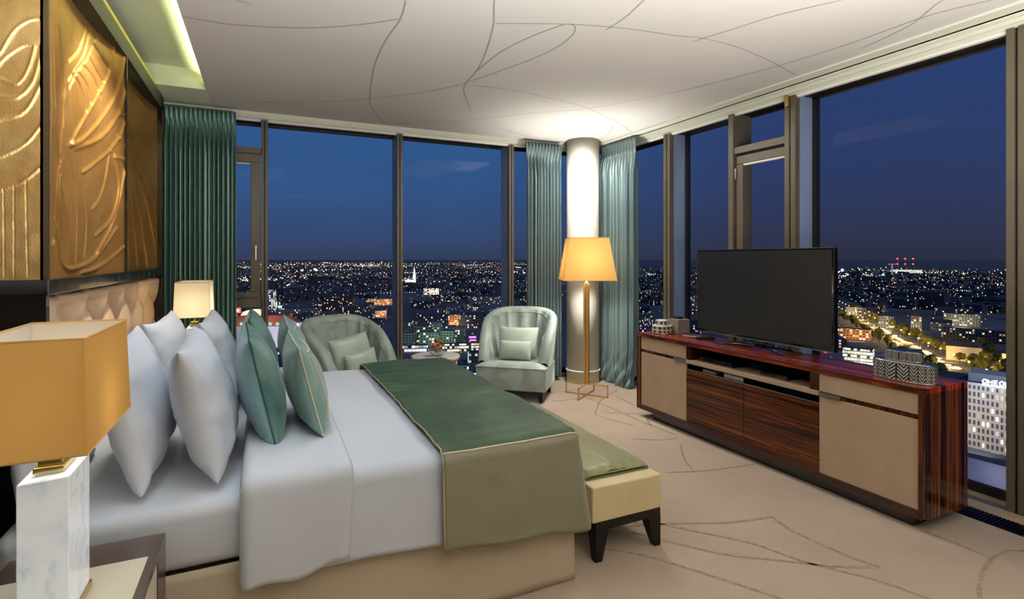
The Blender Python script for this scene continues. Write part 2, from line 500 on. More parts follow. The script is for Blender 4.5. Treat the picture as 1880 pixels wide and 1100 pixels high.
    def ribbon(s, pts, w, z, mi=0, down=False):
        pts = smooth_line([Vector((p[0], p[1], 0)) for p in pts], 8)
        vs = []
        k = len(pts)
        for i, p in enumerate(pts):
            t = (pts[min(i + 1, k - 1)] - pts[max(i - 1, 0)]).normalized()
            a = Vector((-t.y, t.x, 0))
            ww = w * (1.0 if 0 < i < k - 1 else 0.3)
            vs.append((p.x + a.x * ww / 2, p.y + a.y * ww / 2, z)); vs.append((p.x - a.x * ww / 2, p.y - a.y * ww / 2, z))
        fs = [(2 * i, 2 * i + 1, 2 * i + 3, 2 * i + 2) for i in range(k - 1)]
        return s.add(vs, fs, mi)
    def build(s, name, mats, parent=None, smooth=False, bevel=0.0, seg=2, solid=0.0, sub=0, off=None, xf=None, weld=False, auto=None):
        me = bpy.data.meshes.new(name)
        vs = s.v
        if off is not None: vs = [(x - off[0], y - off[1], z - off[2]) for x, y, z in vs]
        if xf is not None: vs = [tuple(xf @ Vector(p)) for p in vs]
        me.from_pydata(vs, [], s.f)
        if not isinstance(mats, (list, tuple)): mats = [mats]
        for q in mats: me.materials.append(M[q] if isinstance(q, str) else q)
        me.polygons.foreach_set('material_index', s.m)
        if s.has_uv:
            ul = me.uv_layers.new(name='UVMap')
            flat = [c for f in s.uv for p in f for c in p]
            ul.data.foreach_set('uv', flat)
        if smooth: me.polygons.foreach_set('use_smooth', [True] * len(me.polygons))
        me.update()
        o = bpy.data.objects.new(name, me)
        C.objects.link(o)
        if parent: o.parent = parent
        if weld:
            w = o.modifiers.new('weld', 'WELD'); w.merge_threshold = 0.0005
        if bevel:
            b = o.modifiers.new('bevel', 'BEVEL'); b.width = bevel; b.segments = seg; b.limit_method = 'ANGLE'; b.angle_limit = 0.6
        if sub:
            b = o.modifiers.new('sub', 'SUBSURF'); b.levels = sub; b.render_levels = sub
        if solid:
            b = o.modifiers.new('solid', 'SOLIDIFY'); b.thickness = solid; b.offset = 0
        return o


def smooth_line(pts, n=6):
    out = []
    k = len(pts)
    for i in range(k - 1):
        p0 = pts[max(i - 1, 0)]; p1 = pts[i]; p2 = pts[i + 1]; p3 = pts[min(i + 2, k - 1)]
        for j in range(n):
            t = j / n
            out.append(0.5 * ((2 * p1) + (p2 - p0) * t + (2 * p0 - 5 * p1 + 4 * p2 - p3) * t * t + (3 * p1 - p0 - 3 * p2 + p3) * t ** 3))
    out.append(pts[-1])
    return out


def tag(o, label=None, cat=None, group=None, kind=None):
    if label: o['label'] = label
    if cat: o['category'] = cat
    if group: o['group'] = group
    if kind: o['kind'] = kind
    return o


def thing(name, label, cat, loc=(0, 0, 0), rz=0, group=None):
    o = bpy.data.objects.new(name, None)
    C.objects.link(o)
    o.empty_display_size = 0.1
    o.location = loc
    o.rotation_euler = (0, 0, rz)
    return tag(o, label, cat, group)


def copy_tree(o, parent=None):
    c = o.copy(); C.objects.link(c)
    if parent: c.parent = parent
    for ch in list(o.children): copy_tree(ch, c)
    return c


def struct(mb, name, mats, **k):
    o = mb.build(name, mats, **k)
    o['kind'] = 'structure'
    return o


# ------------------------------------------------------------------ room shell
ZC = 2.64          # ceiling
XR = 3.66          # plane of the side windows
YF = 5.27          # plane of the end windows
XE = 3.44; YE = 5.22   # ceiling edges at the rails
ZH = 2.58          # heads
XW = -0.85

fl = MB().box(-0.95, -2.6, -0.12, 3.60, YF + 0.02, 0.0)
for pts in (
    [(1.419, 2.077), (1.564, 1.943), (1.66, 1.804), (1.755, 1.65), (1.859, 1.471), (1.96, 1.25)],
    [(1.686, 2.18), (1.875, 2.116), (2.135, 2.007), (2.284, 1.968), (2.408, 1.949)],
    [(2.408, 1.949), (2.378, 1.821), (2.386, 1.682), (2.406, 1.54), (2.44, 1.43)],
    [(1.808, 2.16), (1.928, 2.019), (2.097, 1.807), (2.184, 1.591), (2.322, 1.394), (2.388, 1.224), (2.45, 1.0)],
    [(1.631, 2.152), (1.773, 1.963), (1.907, 1.793), (2.108, 1.641), (2.265, 1.521), (2.44, 1.43)],
    [(1.60, 2.34), (1.668, 2.269), (1.764, 2.149)],
    [(2.292, 2.635), (2.566, 2.545), (2.939, 2.489)],
    [(2.744, 2.987), (2.573, 2.765), (2.472, 2.579)],
    [(2.961, 1.542), (2.972, 1.387), (2.971, 1.266)],
    [(3.30, 1.20), (3.178, 1.228), (3.11, 1.26), (2.969, 1.257), (2.812, 1.221), (2.68, 1.176), (2.575, 1.129), (2.4, 1.02)],
    [(2.592, 3.859), (2.843, 4.161), (3.002, 4.301), (3.302, 4.491)],
    [(2.592, 3.859), (2.637, 3.701), (2.713, 3.473)],
    [(2.50, 4.70), (2.65, 4.682), (2.923, 4.668)],
    [(2.447, 4.388), (2.8, 4.374)],
    [(2.836, 4.335), (2.844, 4.119), (2.837, 3.525), (2.863, 3.141)],
    [(3.134, 4.307), (3.084, 3.947)],
    [(2.706, 3.877), (2.986, 3.71)],
    [(2.991, 3.673), (2.878, 3.506), (2.84, 3.414)],
    [(2.50, 3.23), (2.703, 3.109), (2.837, 3.112)],
    [(1.9, 0.9), (2.3, 1.0), (2.9, 0.7), (3.3, 0.2)], [(0.2, 0.6), (0.9, 1.2), (1.5, 0.9), (1.9, 0.9)]):
    fl.ribbon(pts, 0.015, 0.0015, 1)
struct(fl, 'floor', ['carpet', 'carpet_line'])

ce = MB().box(-0.39, -2.6, ZC, XE, YE, ZC + 0.06)
for pts in (
    [(-0.386, 3.324), (-0.141, 3.319), (0.217, 3.198), (0.486, 3.026), (0.673, 2.857)],
    [(0.649, 2.641), (0.674, 2.864), (0.662, 3.232), (0.691, 3.734), (0.798, 4.456), (0.896, 4.769), (1.061, 5.177)],
    [(-0.387, 4.96), (-0.007, 4.866), (0.48, 4.621), (0.783, 4.397), (1.108, 4.073), (1.359, 3.712)],
    [(1.0, 2.2), (1.051, 2.453), (1.156, 2.713), (1.265, 3.091), (1.336, 3.432), (1.359, 3.712), (1.424, 3.925), (1.665, 4.409)],
    [(1.336, 3.432), (1.352, 3.05), (1.424, 2.746), (1.514, 2.53)],
    [(1.536, 2.52), (1.583, 2.551), (1.624, 2.653), (1.63, 2.853), (1.557, 3.159), (1.355, 3.701)],
    [(1.156, 2.697), (1.351, 2.606), (1.575, 2.516), (1.851, 2.442), (2.167, 2.399), (2.338, 2.361), (2.608, 2.368), (2.98, 2.44), (3.409, 2.559)],
    [(1.368, 3.735), (1.733, 3.706), (2.1, 3.765), (2.503, 3.868), (2.96, 4.11), (3.43, 4.43)],
    [(1.061, 5.177), (1.488, 4.887), (1.818, 4.601), (2.145, 4.243), (2.521, 3.896), (2.826, 3.377), (2.998, 2.973), (3.124, 2.515), (3.198, 2.046), (3.206, 1.644), (3.299, 1.401)],
    [(1.70, 1.9), (1.727, 2.137), (1.759, 2.321), (1.758, 2.509)],
    [(2.32, 2.421), (2.394, 2.211), (2.479, 1.963), (2.621, 1.718)],
    [(3.05, 1.35), (3.083, 1.515), (3.227, 1.707), (3.285, 1.851), (3.334, 2.056)],
    [(-0.2, 2.95), (-0.115, 2.998), (-0.054, 3.014)],
    [(2.077, 4.82), (2.623, 5.06), (3.133, 5.118), (3.42, 5.123)],
    [(3.078, 5.144), (3.174, 4.746), (3.083, 4.255)],
    [(3.263, 5.12), (3.278, 4.697), (3.083, 4.255)]):
    ce.ribbon(pts, 0.008, ZC - 0.0015, 1)
struct(ce, 'ceiling', ['ceiling', 'groove'])
# raised coffer over the headboard with its light trough
struct(MB().box(-0.95, -2.6, ZC + 0.15, -0.30, 4.70, ZC + 0.21).box(-0.95, 4.70, ZC + 0.001, -0.39, YF, ZC + 0.21)
       .box(-0.30, -2.6, ZC + 0.06, -0.24, 4.70, ZC + 0.21), 'trim_1', ['cove'])
lamp('AREA', 'cove_light_strip', (-0.345, 2.2, ZC + 0.075), 105, (0.97, 1.0, 0.58), 0.05, rot=(PI, 0.38, 0), size_y=5.0)
struct(MB().box(-0.735, 0.2, ZC - 0.045, -0.72, 4.95, ZC + 0.02).box(-0.735, 0.2, ZC - 0.045, -0.71, 4.95, ZC - 0.03), 'trim_2', [mat('cove_lit_trim', lin(226, 208, 104), 0.6)])  # yellow of the cove light put into the trim colour

struct(MB().box(XW - 0.1, -2.6, 0, XW, YF, ZC + 0.21), 'wall_left', ['navywall'])
struct(MB().box(XW, -2.7, 0, XR + 0.1, -2.6, ZC + 0.21), 'wall_back', ['wall'])
struct(MB().box(XR - 0.02, -2.6, 0, XR + 0.1, 0.6, ZC + 0.21).box(XE, -2.6, ZC, XR + 0.1, 0.6, ZC + 0.05), 'wall_right', ['wall'])
struct(MB().box(-0.95, YF - 0.0, 0, -0.60, YF + 0.1, ZC + 0.21), 'wall_far', ['wall'])

# curtain rails along the ceiling edge
r = MB()
r.box(-0.74, YE, ZC - 0.035, XE, YE + 0.012, ZC + 0.01)
r.box(-0.74, YE + 0.012, ZH + 0.012, XR, YF + 0.05, ZH + 0.03)
r.box(-0.74, YE + 0.02, ZH + 0.03, XR, YE + 0.026, ZC + 0.0)
r.box(-0.74, YF - 0.01, ZH + 0.0, XR, YF + 0.02, ZH + 0.03)
r.box(-0.74, YE, ZC + 0.02, XR + 0.1, YF + 0.2, ZC + 0.06)
struct(r, 'trim_3', ['rail'])
r = MB()
r.box(XE, 0.6, ZC - 0.012, XE + 0.10, YE, ZC + 0.03)
for k, (x0, x1, z) in enumerate(((XE + 0.10, XE + 0.112, ZC - 0.028), (XE + 0.125, XE + 0.14, ZC - 0.03), (XE + 0.165, XE + 0.18, ZC - 0.045))):
    r.box(x0, 0.6, z, x1, YE, ZC + 0.03)
r.box(XE + 0.10, 0.6, ZC - 0.02, XR + 0.02, YE, ZC + 0.03)
r.box(XR - 0.02, 0.6, ZH + 0.0, XR + 0.02, YE, ZC)
r.box(XE, 0.6, ZC + 0.02, XR + 0.25, YF + 0.2, ZC + 0.08)
struct(r, 'trim_4', ['rail'])

# floor grille and sill strips
g = MB()
gx0, gx1 = 3.335, 3.47
g.box(gx0, 0.62, 0.0005, gx1, 1.62, 0.003)
for i in range(56):
    y = 0.63 + i * 0.0178
    g.box(gx0 + 0.004, y, 0.003, gx1 - 0.004, y + 0.006, 0.009, 1)
go = g.build('floor_grille', ['black', 'black_grill'])
tag(go, 'black slatted floor grille in the carpet along the big side window', 'floor grille')
g = MB().box(gx0, 3.75, 0.0005, gx1, 4.05, 0.003)
for i in range(16):
    y = 3.755 + i * 0.0185
    g.box(gx0 + 0.004, y, 0.003, gx1 - 0.004, y + 0.006, 0.009, 1)
go = g.build('floor_grille', ['black', 'black_grill'])
tag(go, 'short dark floor grille beyond the far end of the media cabinet, by the curtain', 'floor grille')
struct(MB().box(3.47, 0.6, 0, 3.585, YF, 0.006).box(3.585, 0.6, -0.12, XR + 0.3, YF, -0.035), 'trim_5', ['beige_metal'])

# ------------------------------------------------------------------ windows
def post_far(mb, x, w=0.056, z0=-0.02, z1=ZH):
    a = w * 0.42
    mb.box(x - w / 2, YF - 0.03, z0, x - w / 2 + a, YF + 0.02, z1)
    mb.box(x + w / 2 - a, YF - 0.03, z0, x + w / 2, YF + 0.02, z1)
    mb.box(x - w / 2 + a, YF - 0.01, z0, x + w / 2 - a, YF + 0.02, z1, 1)
def post_side(mb, y, w=0.09, z0=-0.06, z1=ZH):
    a = w * 0.42
    mb.box(XR - 0.03, y - w / 2, z0, XR + 0.02, y - w / 2 + a, z1)
    mb.box(XR - 0.03, y + w / 2 - a, z0, XR + 0.02, y + w / 2, z1)
    mb.box(XR - 0.01, y - w / 2 + a, z0, XR + 0.02, y + w / 2 - a, z1, 1)
DO = 0.19   # depth of the reveal

def windows_far():
    lims = [(-0.60, 0.018, 'w'), (0.018, 1.23, ''), (1.23, 2.445, ''), (2.445, 3.60, '')]
    for i, (x0, x1, kind) in enumerate(lims):
        w = tag(bpy.data.objects.new('window_%d' % (i + 1), None), kind='structure'); C.objects.link(w)
        w.location = (x0, YF, 0)
        of = (x0, YF, 0)
        f = MB()
        post_far(f, x0, 0.056)
        f.box(x0, YF - 0.01, ZH - 0.012, x1, YF + 0.02, ZH + 0.01, 2)
        f.box(x0, YF - 0.02, -0.02, x1, YF + 0.03, 0.035)
        f.box(x0, YF + DO - 0.02, -0.05, x1, YF + DO + 0.02, 0.06, 1)
        f.box(x0, YF + DO - 0.02, ZH - 0.015, x1, YF + DO + 0.02, ZH + 0.06, 1)
        f.box(x0, YF + 0.02, ZH + 0.002, x1, YF + DO, ZH + 0.02, 1)
        f.box(x0, YF + 0.03, -0.04, x1, YF + DO, 0.0, 1)
        f.build('window_frame', ['bronze', 'bronze_dark', 'white_paint'], w, off=of)
        if x0 > 0.5:
            MB().box(x0 - 0.028, YF + 0.02, -0.02, x0 - 0.01, YF + DO, ZH).build('reveal_panel', ['fin'], w, off=of)
        MB().box(x0, YF + DO, 0.0, x1, YF + DO + 0.006, ZH).build('window_pane', ['pane'], w, off=of)
        if kind == 'w':
            s = MB()
            s.box(x0, YF - 0.03, 2.275, x1 - 0.02, YF + 0.02, 2.33)
            s.box(x0, YF - 0.03, 0.915, x1 - 0.02, YF + 0.02, 0.995)
            s.build('transom', ['bronze'], w, off=of)
            s = MB()
            s.box(x0, YF - 0.045, 2.195, x1 - 0.035, YF, 2.27)
            s.box(x0, YF - 0.045, 1.0, x1 - 0.035, YF, 1.05)
            s.box(x1 - 0.11, YF - 0.045, 1.05, x1 - 0.035, YF, 2.195)
            s.box(x0, YF - 0.012, 2.18, x1 - 0.11, YF, 2.195, 1)
            so = s.build('sash', ['bronze', 'white_paint'], w, off=of, bevel=0.004)
            h = MB().box(-0.062, YF - 0.055, 1.40, -0.040, YF - 0.045, 1.46).box(-0.057, YF - 0.085, 1.425, -0.045, YF - 0.055, 1.44)
            h.box(-0.059, YF - 0.095, 1.33, -0.043, YF - 0.08, 1.44)
            ho = h.build('window_handle', ['chrome'], so, off=of, bevel=0.003)
    return
windows_far()

def windows_side():
    ys = [5.25, 4.145, 2.78, 1.435, 0.62]
    for i in range(4):
        y1, y0 = ys[i], ys[i + 1]
        w = tag(bpy.data.objects.new('window_%d' % (i + 5), None), kind='structure'); C.objects.link(w)
        w.location = (XR, y0, 0); of = (XR, y0, 0)
        f = MB()
        post_side(f, y0, 0.09 if i != 2 else 0.085)
        f.box(XR - 0.01, y0, ZH - 0.015, XR + 0.02, y1, ZH + 0.01, 2)
        f.box(XR - 0.02, y0, -0.055, XR + 0.03, y1, -0.012)
        f.box(XR - 0.035, y0, -0.05, XR - 0.02, y1, -0.02, 1)
        f.box(XR + DO - 0.02, y0, -0.06, XR + DO + 0.02, y1, 0.015, 1)
        f.box(XR + DO - 0.02, y0, ZH - 0.01, XR + DO + 0.02, y1, ZH + 0.06, 1)
        f.box(XR + 0.02, y0, ZH + 0.002, XR + DO, y1, ZH + 0.02, 1)
        f.box(XR + DO - 0.02, y0 - 0.075, -0.05, XR + DO + 0.02, y0 - 0.03, ZH, 1)
        f.build('window_frame', ['bronze', 'bronze_dark', 'white_paint'], w, off=of)
        if i in (0, 1):
            MB().box(XR + 0.02, y0 - 0.04, 0.62 if i == 0 else -0.02, XR + DO - 0.02, y0 - 0.02, ZH).build('reveal_panel', ['fin'], w, off=of)
        MB().box(XR + DO, y0, -0.02, XR + DO + 0.006, y1, ZH).build('window_pane', ['pane'], w, off=of)
        if i == 1:
            a, b = 3.37, 2.78
            s = MB().box(XR - 0.03, a - 0.05, -0.05, XR + 0.02, a, ZH)
            s.box(XR + 0.02, a - 0.05, -0.05, XR + DO, a - 0.035, ZH)
            s.box(XR + 0.03, b, -0.05, XR + 0.09, a - 0.05, 0.03)
            s.box(XR - 0.02, b, 2.235, XR + 0.09, a - 0.05, 2.29)
            s.build('transom', ['bronze'], w, off=of)
            s = MB()
            s.box(XR - 0.005, b + 0.04, 2.145, XR + 0.07, a - 0.06, 2.215)
            s.box(XR - 0.005, a - 0.13, 0.03, XR + 0.07, a - 0.06, 2.145)
            s.box(XR - 0.005, b + 0.04, 0.03, XR + 0.07, a - 0.06, 0.10)
            s.box(XR + 0.0, b + 0.04, 2.128, XR + 0.03, a - 0.13, 2.145, 1)
            so = s.build('sash', ['bronze', 'white_paint'], w, off=of, bevel=0.004)
            MB().box(XR - 0.02, a - 0.072, 2.02, XR - 0.005, a - 0.055, 2.11).build('hinge', ['chrome'], so, off=of)
    # small catch at the head of the post
windows_side()
co = MB().box(3.60, 2.77, 2.50, 3.63, 2.80, 2.578).build('rail_bracket', ['brass'])
tag(co, 'small gilt bracket at the top of the post right of the casement window', 'bracket')

# ------------------------------------------------------------------ round column in the corner
cl = MB().lathe([(0.178, 0.0), (0.178, ZC)], 3.195, 4.99, 48)
cl.lathe([(0.180, 0.125), (0.188, 0.127), (0.190, 0.133), (0.188, 0.139), (0.180, 0.142)], 3.195, 4.99, 48, 1, cap=False)
co = cl.build('trim_6', ['column', 'white_paint'], smooth=True)
for p in co.data.polygons:
    if len(p.vertices) > 6: p.use_smooth = False
co['kind'] = 'structure'
co['label'] = 'round cream corner column with a thin white ring near the floor'


# ------------------------------------------------------------------ headboard wall: ledge, gilded relief panels
wp = thing('wall_panelling', 'black lacquered headboard wall with gilded relief panels behind bronze glass above a ledge', 'wall panelling', (-0.85, 2.44, 0))
of = (-0.85, 2.44, 0)
b_ = MB()
b_.box(-0.85, 2.456, 0, -0.80, 4.93, 2.60)
b_.box(-0.85, 2.45, 0, -0.705, 2.485, 1.22)
MB().box(-0.85, 2.45, 2.50, -0.70, 4.93, 2.60).build('crown', ['matt_black'], wp, off=of)
b_.box(-0.85, 4.885, 0, -0.70, 4.925, 2.60)
b_.build('panel_carcass', ['darkwood'], wp, off=of)
MB().box(-0.85, 2.44, 1.216, -0.694, 4.925, 1.272).build('ledge', ['darkwood'], wp, off=of, bevel=0.004)
MB().box(-0.712, 2.446, 1.272, -0.698, 2.462, 2.5).build('bronze_post', [mat('dark_bronze', lin(70, 54, 34), 0.4, 0.3)], wp, off=of)
MB().box(-0.712, 3.690, 1.272, -0.70, 3.705, 2.5).build('bronze_post', ['darkwood'], wp, off=of)
MB().box(-0.76, 4.93, 0.0, -0.722, 4.965, 2.60).build('edge_strip', ['cove'], wp, off=of)


def relief_field(lines, A, B, smooth=True):
    """A, B: 2d arrays of panel coordinates; lines: [(pts, amp, width)] -> raised height"""
    H = np.zeros_like(A)
    for pts, amp, w in lines:
        pp = smooth_line([Vector((p[0], p[1], 0)) for p in pts], 5)
        best = np.full_like(A, 1e9)
        for i in range(len(pp) - 1):
            ax, ay = pp[i].x, pp[i].y; dx, dy = pp[i + 1].x - ax, pp[i + 1].y - ay
            L = dx * dx + dy * dy + 1e-12
            t = np.clip(((A - ax) * dx + (B - ay) * dy) / L, 0, 1)
            d = (A - ax - t * dx) ** 2 + (B - ay - t * dy) ** 2
            best = np.minimum(best, d)
        d = np.sqrt(best)
        H += amp * 0.9 * np.exp(-(d / (w * 0.82)) ** 2)
    return H


P2 = [([(3.555, 2.507), (3.496, 2.345), (3.36, 2.188), (3.164, 2.015), (2.953, 1.852)], .010, .012),
      ([(3.70, 2.522), (3.62, 2.308), (3.42, 2.094), (3.164, 1.922), (2.953, 1.848)], .012, .014),
      ([(3.72, 2.40), (3.66, 2.22), (3.50, 2.05), (3.308, 1.937), (3.025, 1.847)], .012, .014),
      ([(3.72, 2.18), (3.64, 2.04), (3.468, 1.91), (3.259, 1.804), (3.141, 1.757)], .010, .011),
      ([(3.60, 2.03), (3.70, 1.99)], .008, .010), ([(3.62, 2.15), (3.70, 2.17)], .008, .010), ([(3.56, 1.90), (3.70, 1.915)], .008, .010),
      ([(3.496, 1.922), (3.44, 1.759), (3.36, 1.649), (3.268, 1.592)], .008, .010),
      ([(3.56, 1.916), (3.62, 1.744), (3.52, 1.563), (3.318, 1.464)], .009, .010),
      ([(3.70, 1.86), (3.62, 1.668), (3.50, 1.503), (3.334, 1.377)], .010, .011),
      ([(2.62, 1.50), (2.721, 1.418), (2.805, 1.328), (2.992, 1.302), (3.308, 1.352), (3.60, 1.52)], .009, .011),
      ([(3.70, 1.42), (3.525, 1.352), (3.308, 1.296), (3.119, 1.28)], .009, .010),
      ([(3.259, 2.50), (3.164, 2.319), (2.992, 2.173), (2.933, 2.13)], -.009, .009),
      ([(3.34, 2.50), (3.23, 2.34), (3.06, 2.20), (2.95, 2.10)], -.009, .009),
      ([(3.187, 2.448), (3.097, 2.322), (2.945, 2.22)], -.009, .009),
      ([(3.30, 2.42), (3.50, 2.36)], -.008, .008), ([(3.25, 2.33), (3.42, 2.27)], -.008, .008),
      ([(3.141, 2.266), (3.30, 2.25), (3.38, 2.18)], -.008, .008),
      ([(3.075, 2.212), (3.211, 2.187), (3.259, 2.10)], -.008, .008), ([(3.013, 2.18), (3.141, 2.141), (3.2, 2.05)], -.008, .008),
      ([(2.62, 2.30), (2.66, 1.99), (2.698, 1.849), (2.76, 1.73), (2.754, 1.612), (2.80, 1.432)], .007, .009),  # first ridge: a reflection in the glass, shaped into the relief
      ([(2.60, 2.10), (2.70, 1.80), (2.90, 1.50), (3.0, 1.30)], .006, .008), ([(2.86, 2.10), (2.80, 1.85), (2.70, 1.62), (2.62, 1.40)], .006, .008),
      ([(2.54, 2.4), (2.60, 2.0), (2.58, 1.7), (2.64, 1.32)], .006, .008), ([(2.75, 2.3), (2.85, 2.05), (2.82, 1.9)], .006, .008),
      ([(2.95, 1.80), (3.06, 1.60), (3.05, 1.34)], -.007, .008), ([(3.14, 1.70), (3.2, 1.55), (3.17, 1.36)], -.007, .008)]
P3 = [([(4.0, 1.95), (4.25, 1.68), (4.42, 1.292)], .009, .012), ([(3.90, 1.80), (4.05, 1.55), (4.12, 1.29)], .009, .012), ([(4.05, 2.0), (4.42, 1.72), (4.66, 1.292)], .009, .012),
      ([(4.1, 2.05), (4.58, 1.80), (4.86, 1.40)], .009, .012), ([(3.8, 1.85), (3.85, 1.6), (3.86, 1.29)], .008, .012),
      ([(3.75, 2.05), (4.10, 2.12), (4.5, 2.15), (4.86, 2.02)], .008, .010), ([(3.75, 2.18), (4.2, 2.33), (4.86, 2.25)], .008, .010),
      ([(3.75, 1.95), (4.2, 2.0), (4.6, 1.93), (4.86, 1.72)], .008, .010), ([(3.75, 2.33), (4.1, 2.46), (4.86, 2.42)], .008, .010)]
P1 = [([(-0.85, 2.05), (-0.831, 2.069), (-0.794, 2.153), (-0.748, 2.201), (-0.694, 2.216)], .006, .006),
      ([(-0.85, 1.99), (-0.831, 2.035), (-0.801, 2.074), (-0.756, 2.111), (-0.694, 2.106)], .006, .006),
      ([(-0.85, 1.98), (-0.831, 1.977), (-0.786, 1.968), (-0.756, 2.022), (-0.737, 2.104)], .005, .006),
      ([(-0.85, 1.92), (-0.786, 1.919), (-0.741, 1.985), (-0.717, 2.107)], .005, .006),
      ([(-0.85, 1.83), (-0.831, 1.836), (-0.764, 1.873), (-0.717, 1.988), (-0.698, 2.081)], .005, .006),
      ([(-0.85, 1.70), (-0.831, 1.705), (-0.756, 1.765), (-0.694, 1.881)], .004, .005), ([(-0.85, 1.58), (-0.831, 1.589), (-0.764, 1.627), (-0.694, 1.711)], .005, .004),
      ([(-0.794, 1.605), (-0.794, 1.283)], -.0012, .003), ([(-0.762, 1.627), (-0.756, 1.282)], -.0012, .003), ([(-0.822, 1.595), (-0.82, 1.283)], -.0012, .003),
      ([(-0.85, 2.32), (-0.78, 2.40), (-0.70, 2.45)], .005, .006)]


def relief_panel(name, lines, a0, a1, z0, z1, na, nz, place, parent):
    A, B = np.meshgrid(np.linspace(a0, a1, na + 1), np.linspace(z0, z1, nz + 1))
    H = relief_field(lines, A, B)
    mb = MB()
    vs = []
    for j in range(nz + 1):
        for i in range(na + 1):
            a = A[j, i]; z = B[j, i]
            h = H[j, i] + 0.0016 * noise.noise(Vector((a * 26, z * 26, 1.3)))
            vs.append(place(a, z, h))
    w = na + 1
    mb.add(vs, [(j * w + i, j * w + i + 1, (j + 1) * w + i + 1, (j + 1) * w + i) for j in range(nz) for i in range(na)])
    o = mb.build(name, ['relief'], parent, smooth=True, off=of)
    return o


relief_panel('relief_panel', P2, 2.475, 3.69, 1.272, 2.50, 220, 200, lambda a, z, h: (-0.715 - 0.055 * math.sin(PI * (a - 2.475) / 1.215) + h, a, z), wp)
relief_panel('relief_panel', P3, 3.705, 4.885, 1.272, 2.50, 170, 150, lambda a, z, h: (-0.735 - 0.045 * math.sin(PI * (a - 3.705) / 1.18) + h, a, z), wp)
relief_panel('relief_panel', P1, -0.85, -0.722, 1.272, 2.50, 70, 240, lambda a, z, h: (a, 2.452 - h, z), wp)
MB().box(-0.704, 2.47, 1.272, -0.701, 3.69, 2.5).build('glass_front', ['smoked'], wp, off=of)
MB().box(-0.704, 3.705, 1.272, -0.701, 4.885, 2.5).build('glass_front', ['smoked'], wp, off=of)

# tufted leather headboard
hb = thing('headboard', 'beige leather headboard, deep-buttoned, below the black ledge', 'headboard', (-0.80, 2.49, 0.25))
Y0H, Y1H, Z1H, Z0H = 2.49, 4.88, 1.212, 0.30
def tuft(u, v):
    y = Y0H + (Y1H - Y0H) * u; z = Z0H + (Z1H - Z0H) * v
    a = (y - 2.739) / 0.375; zr = (1.158 - z) / 0.42
    if z > 1.158:
        h = abs(math.sin(PI * a)) ** 0.45
        e = min(1, (Z1H - z) / 0.02); h *= e ** 0.5
    else:
        p = a + zr; q = a - zr
        h = (abs(math.sin(PI * p)) * abs(math.sin(PI * q))) ** 0.42
    e = min(1, (y - Y0H) / 0.03, (Y1H - y) / 0.03)
    h *= max(e, 0) ** 0.5
    return (-0.775 + 0.062 * h, y, z)
h_ = MB().grid(tuft, 240, 110)
h_.build('tufted_pad', ['tuft'], hb, smooth=True, off=(-0.80, 2.49, 0.25))
h_ = MB().box(-0.797, Y0H, 0.25, -0.776, Y1H, Z1H)
h_.build('backing_board', ['tuft'], hb, off=(-0.80, 2.49, 0.25))
row = 0
for rw in range(4):
    zz = 1.158 - 0.21 * rw
    for k in range(7):
        yy = 2.739 + 0.375 * k + (0.1875 if rw % 2 else 0)
        if yy > Y1H - 0.05: continue
        MB().ball((-0.768, yy, zz), 0.013, 6).build('button', ['tuft'], hb, smooth=True, off=(-0.80, 2.49, 0.25))

# ------------------------------------------------------------------ bed
BX0, BX1, BY0, BY1 = -0.69, 1.18, 1.935, 3.66
bed = thing('bed', 'king-size bed with white mattress and cream valance in front of the buttoned headboard', 'bed', (0.25, 2.8, 0))
of = (0.25, 2.8, 0)
s = MB()
def skirt_pt(u, v):
    P = [(BX0, BY0), (BX1 + 0.012, BY0), (BX1 + 0.012, BY1), (BX0, BY1)]
    Ls = [BX1 - BX0, BY1 - BY0, BX1 - BX0]; T = sum(Ls); d = u * T
    for k in range(3):
        if d <= Ls[k] or k == 2:
            t = d / Ls[k]; x = P[k][0] + (P[k + 1][0] - P[k][0]) * t; y = P[k][1] + (P[k + 1][1] - P[k][1]) * t
            nx, ny = ((0, -1), (1, 0), (0, 1))[k]; break
        d -= Ls[k]
    z = 0.37 * v
    q = (0.012 * (1 - v) + 0.006 * noise.noise(Vector((x * 3, y * 3, z * 2))))
    return (x + nx * q, y + ny * q, z + 0.002)
s.grid(skirt_pt, 120, 12)
s.build('valance', ['skirt'], bed, smooth=True, off=of, solid=0.006)
MB().box(BX1 - 0.02, BY0 + 0.012, 0.002, BX1 + 0.022, BY0 + 0.03, 0.33).build('valance_pleat', ['skirt'], bed, off=of)
MB().box(BX0, BY0 + 0.03, 0.05, BX1 - 0.03, BY1 - 0.03, 0.33).build('bed_base', ['skirt'], bed, off=of)
s = MB()
def rbox(u, v, x0, x1, y0, y1, z0, z1, r, amp):
    pass
s.box(BX0 + 0.01, BY0 - 0.002, 0.37, BX1 - 0.06, BY1 - 0.005, 0.575)
s.build('mattress', ['white_cotton'], bed, off=of, bevel=0.045, seg=6, smooth=True)

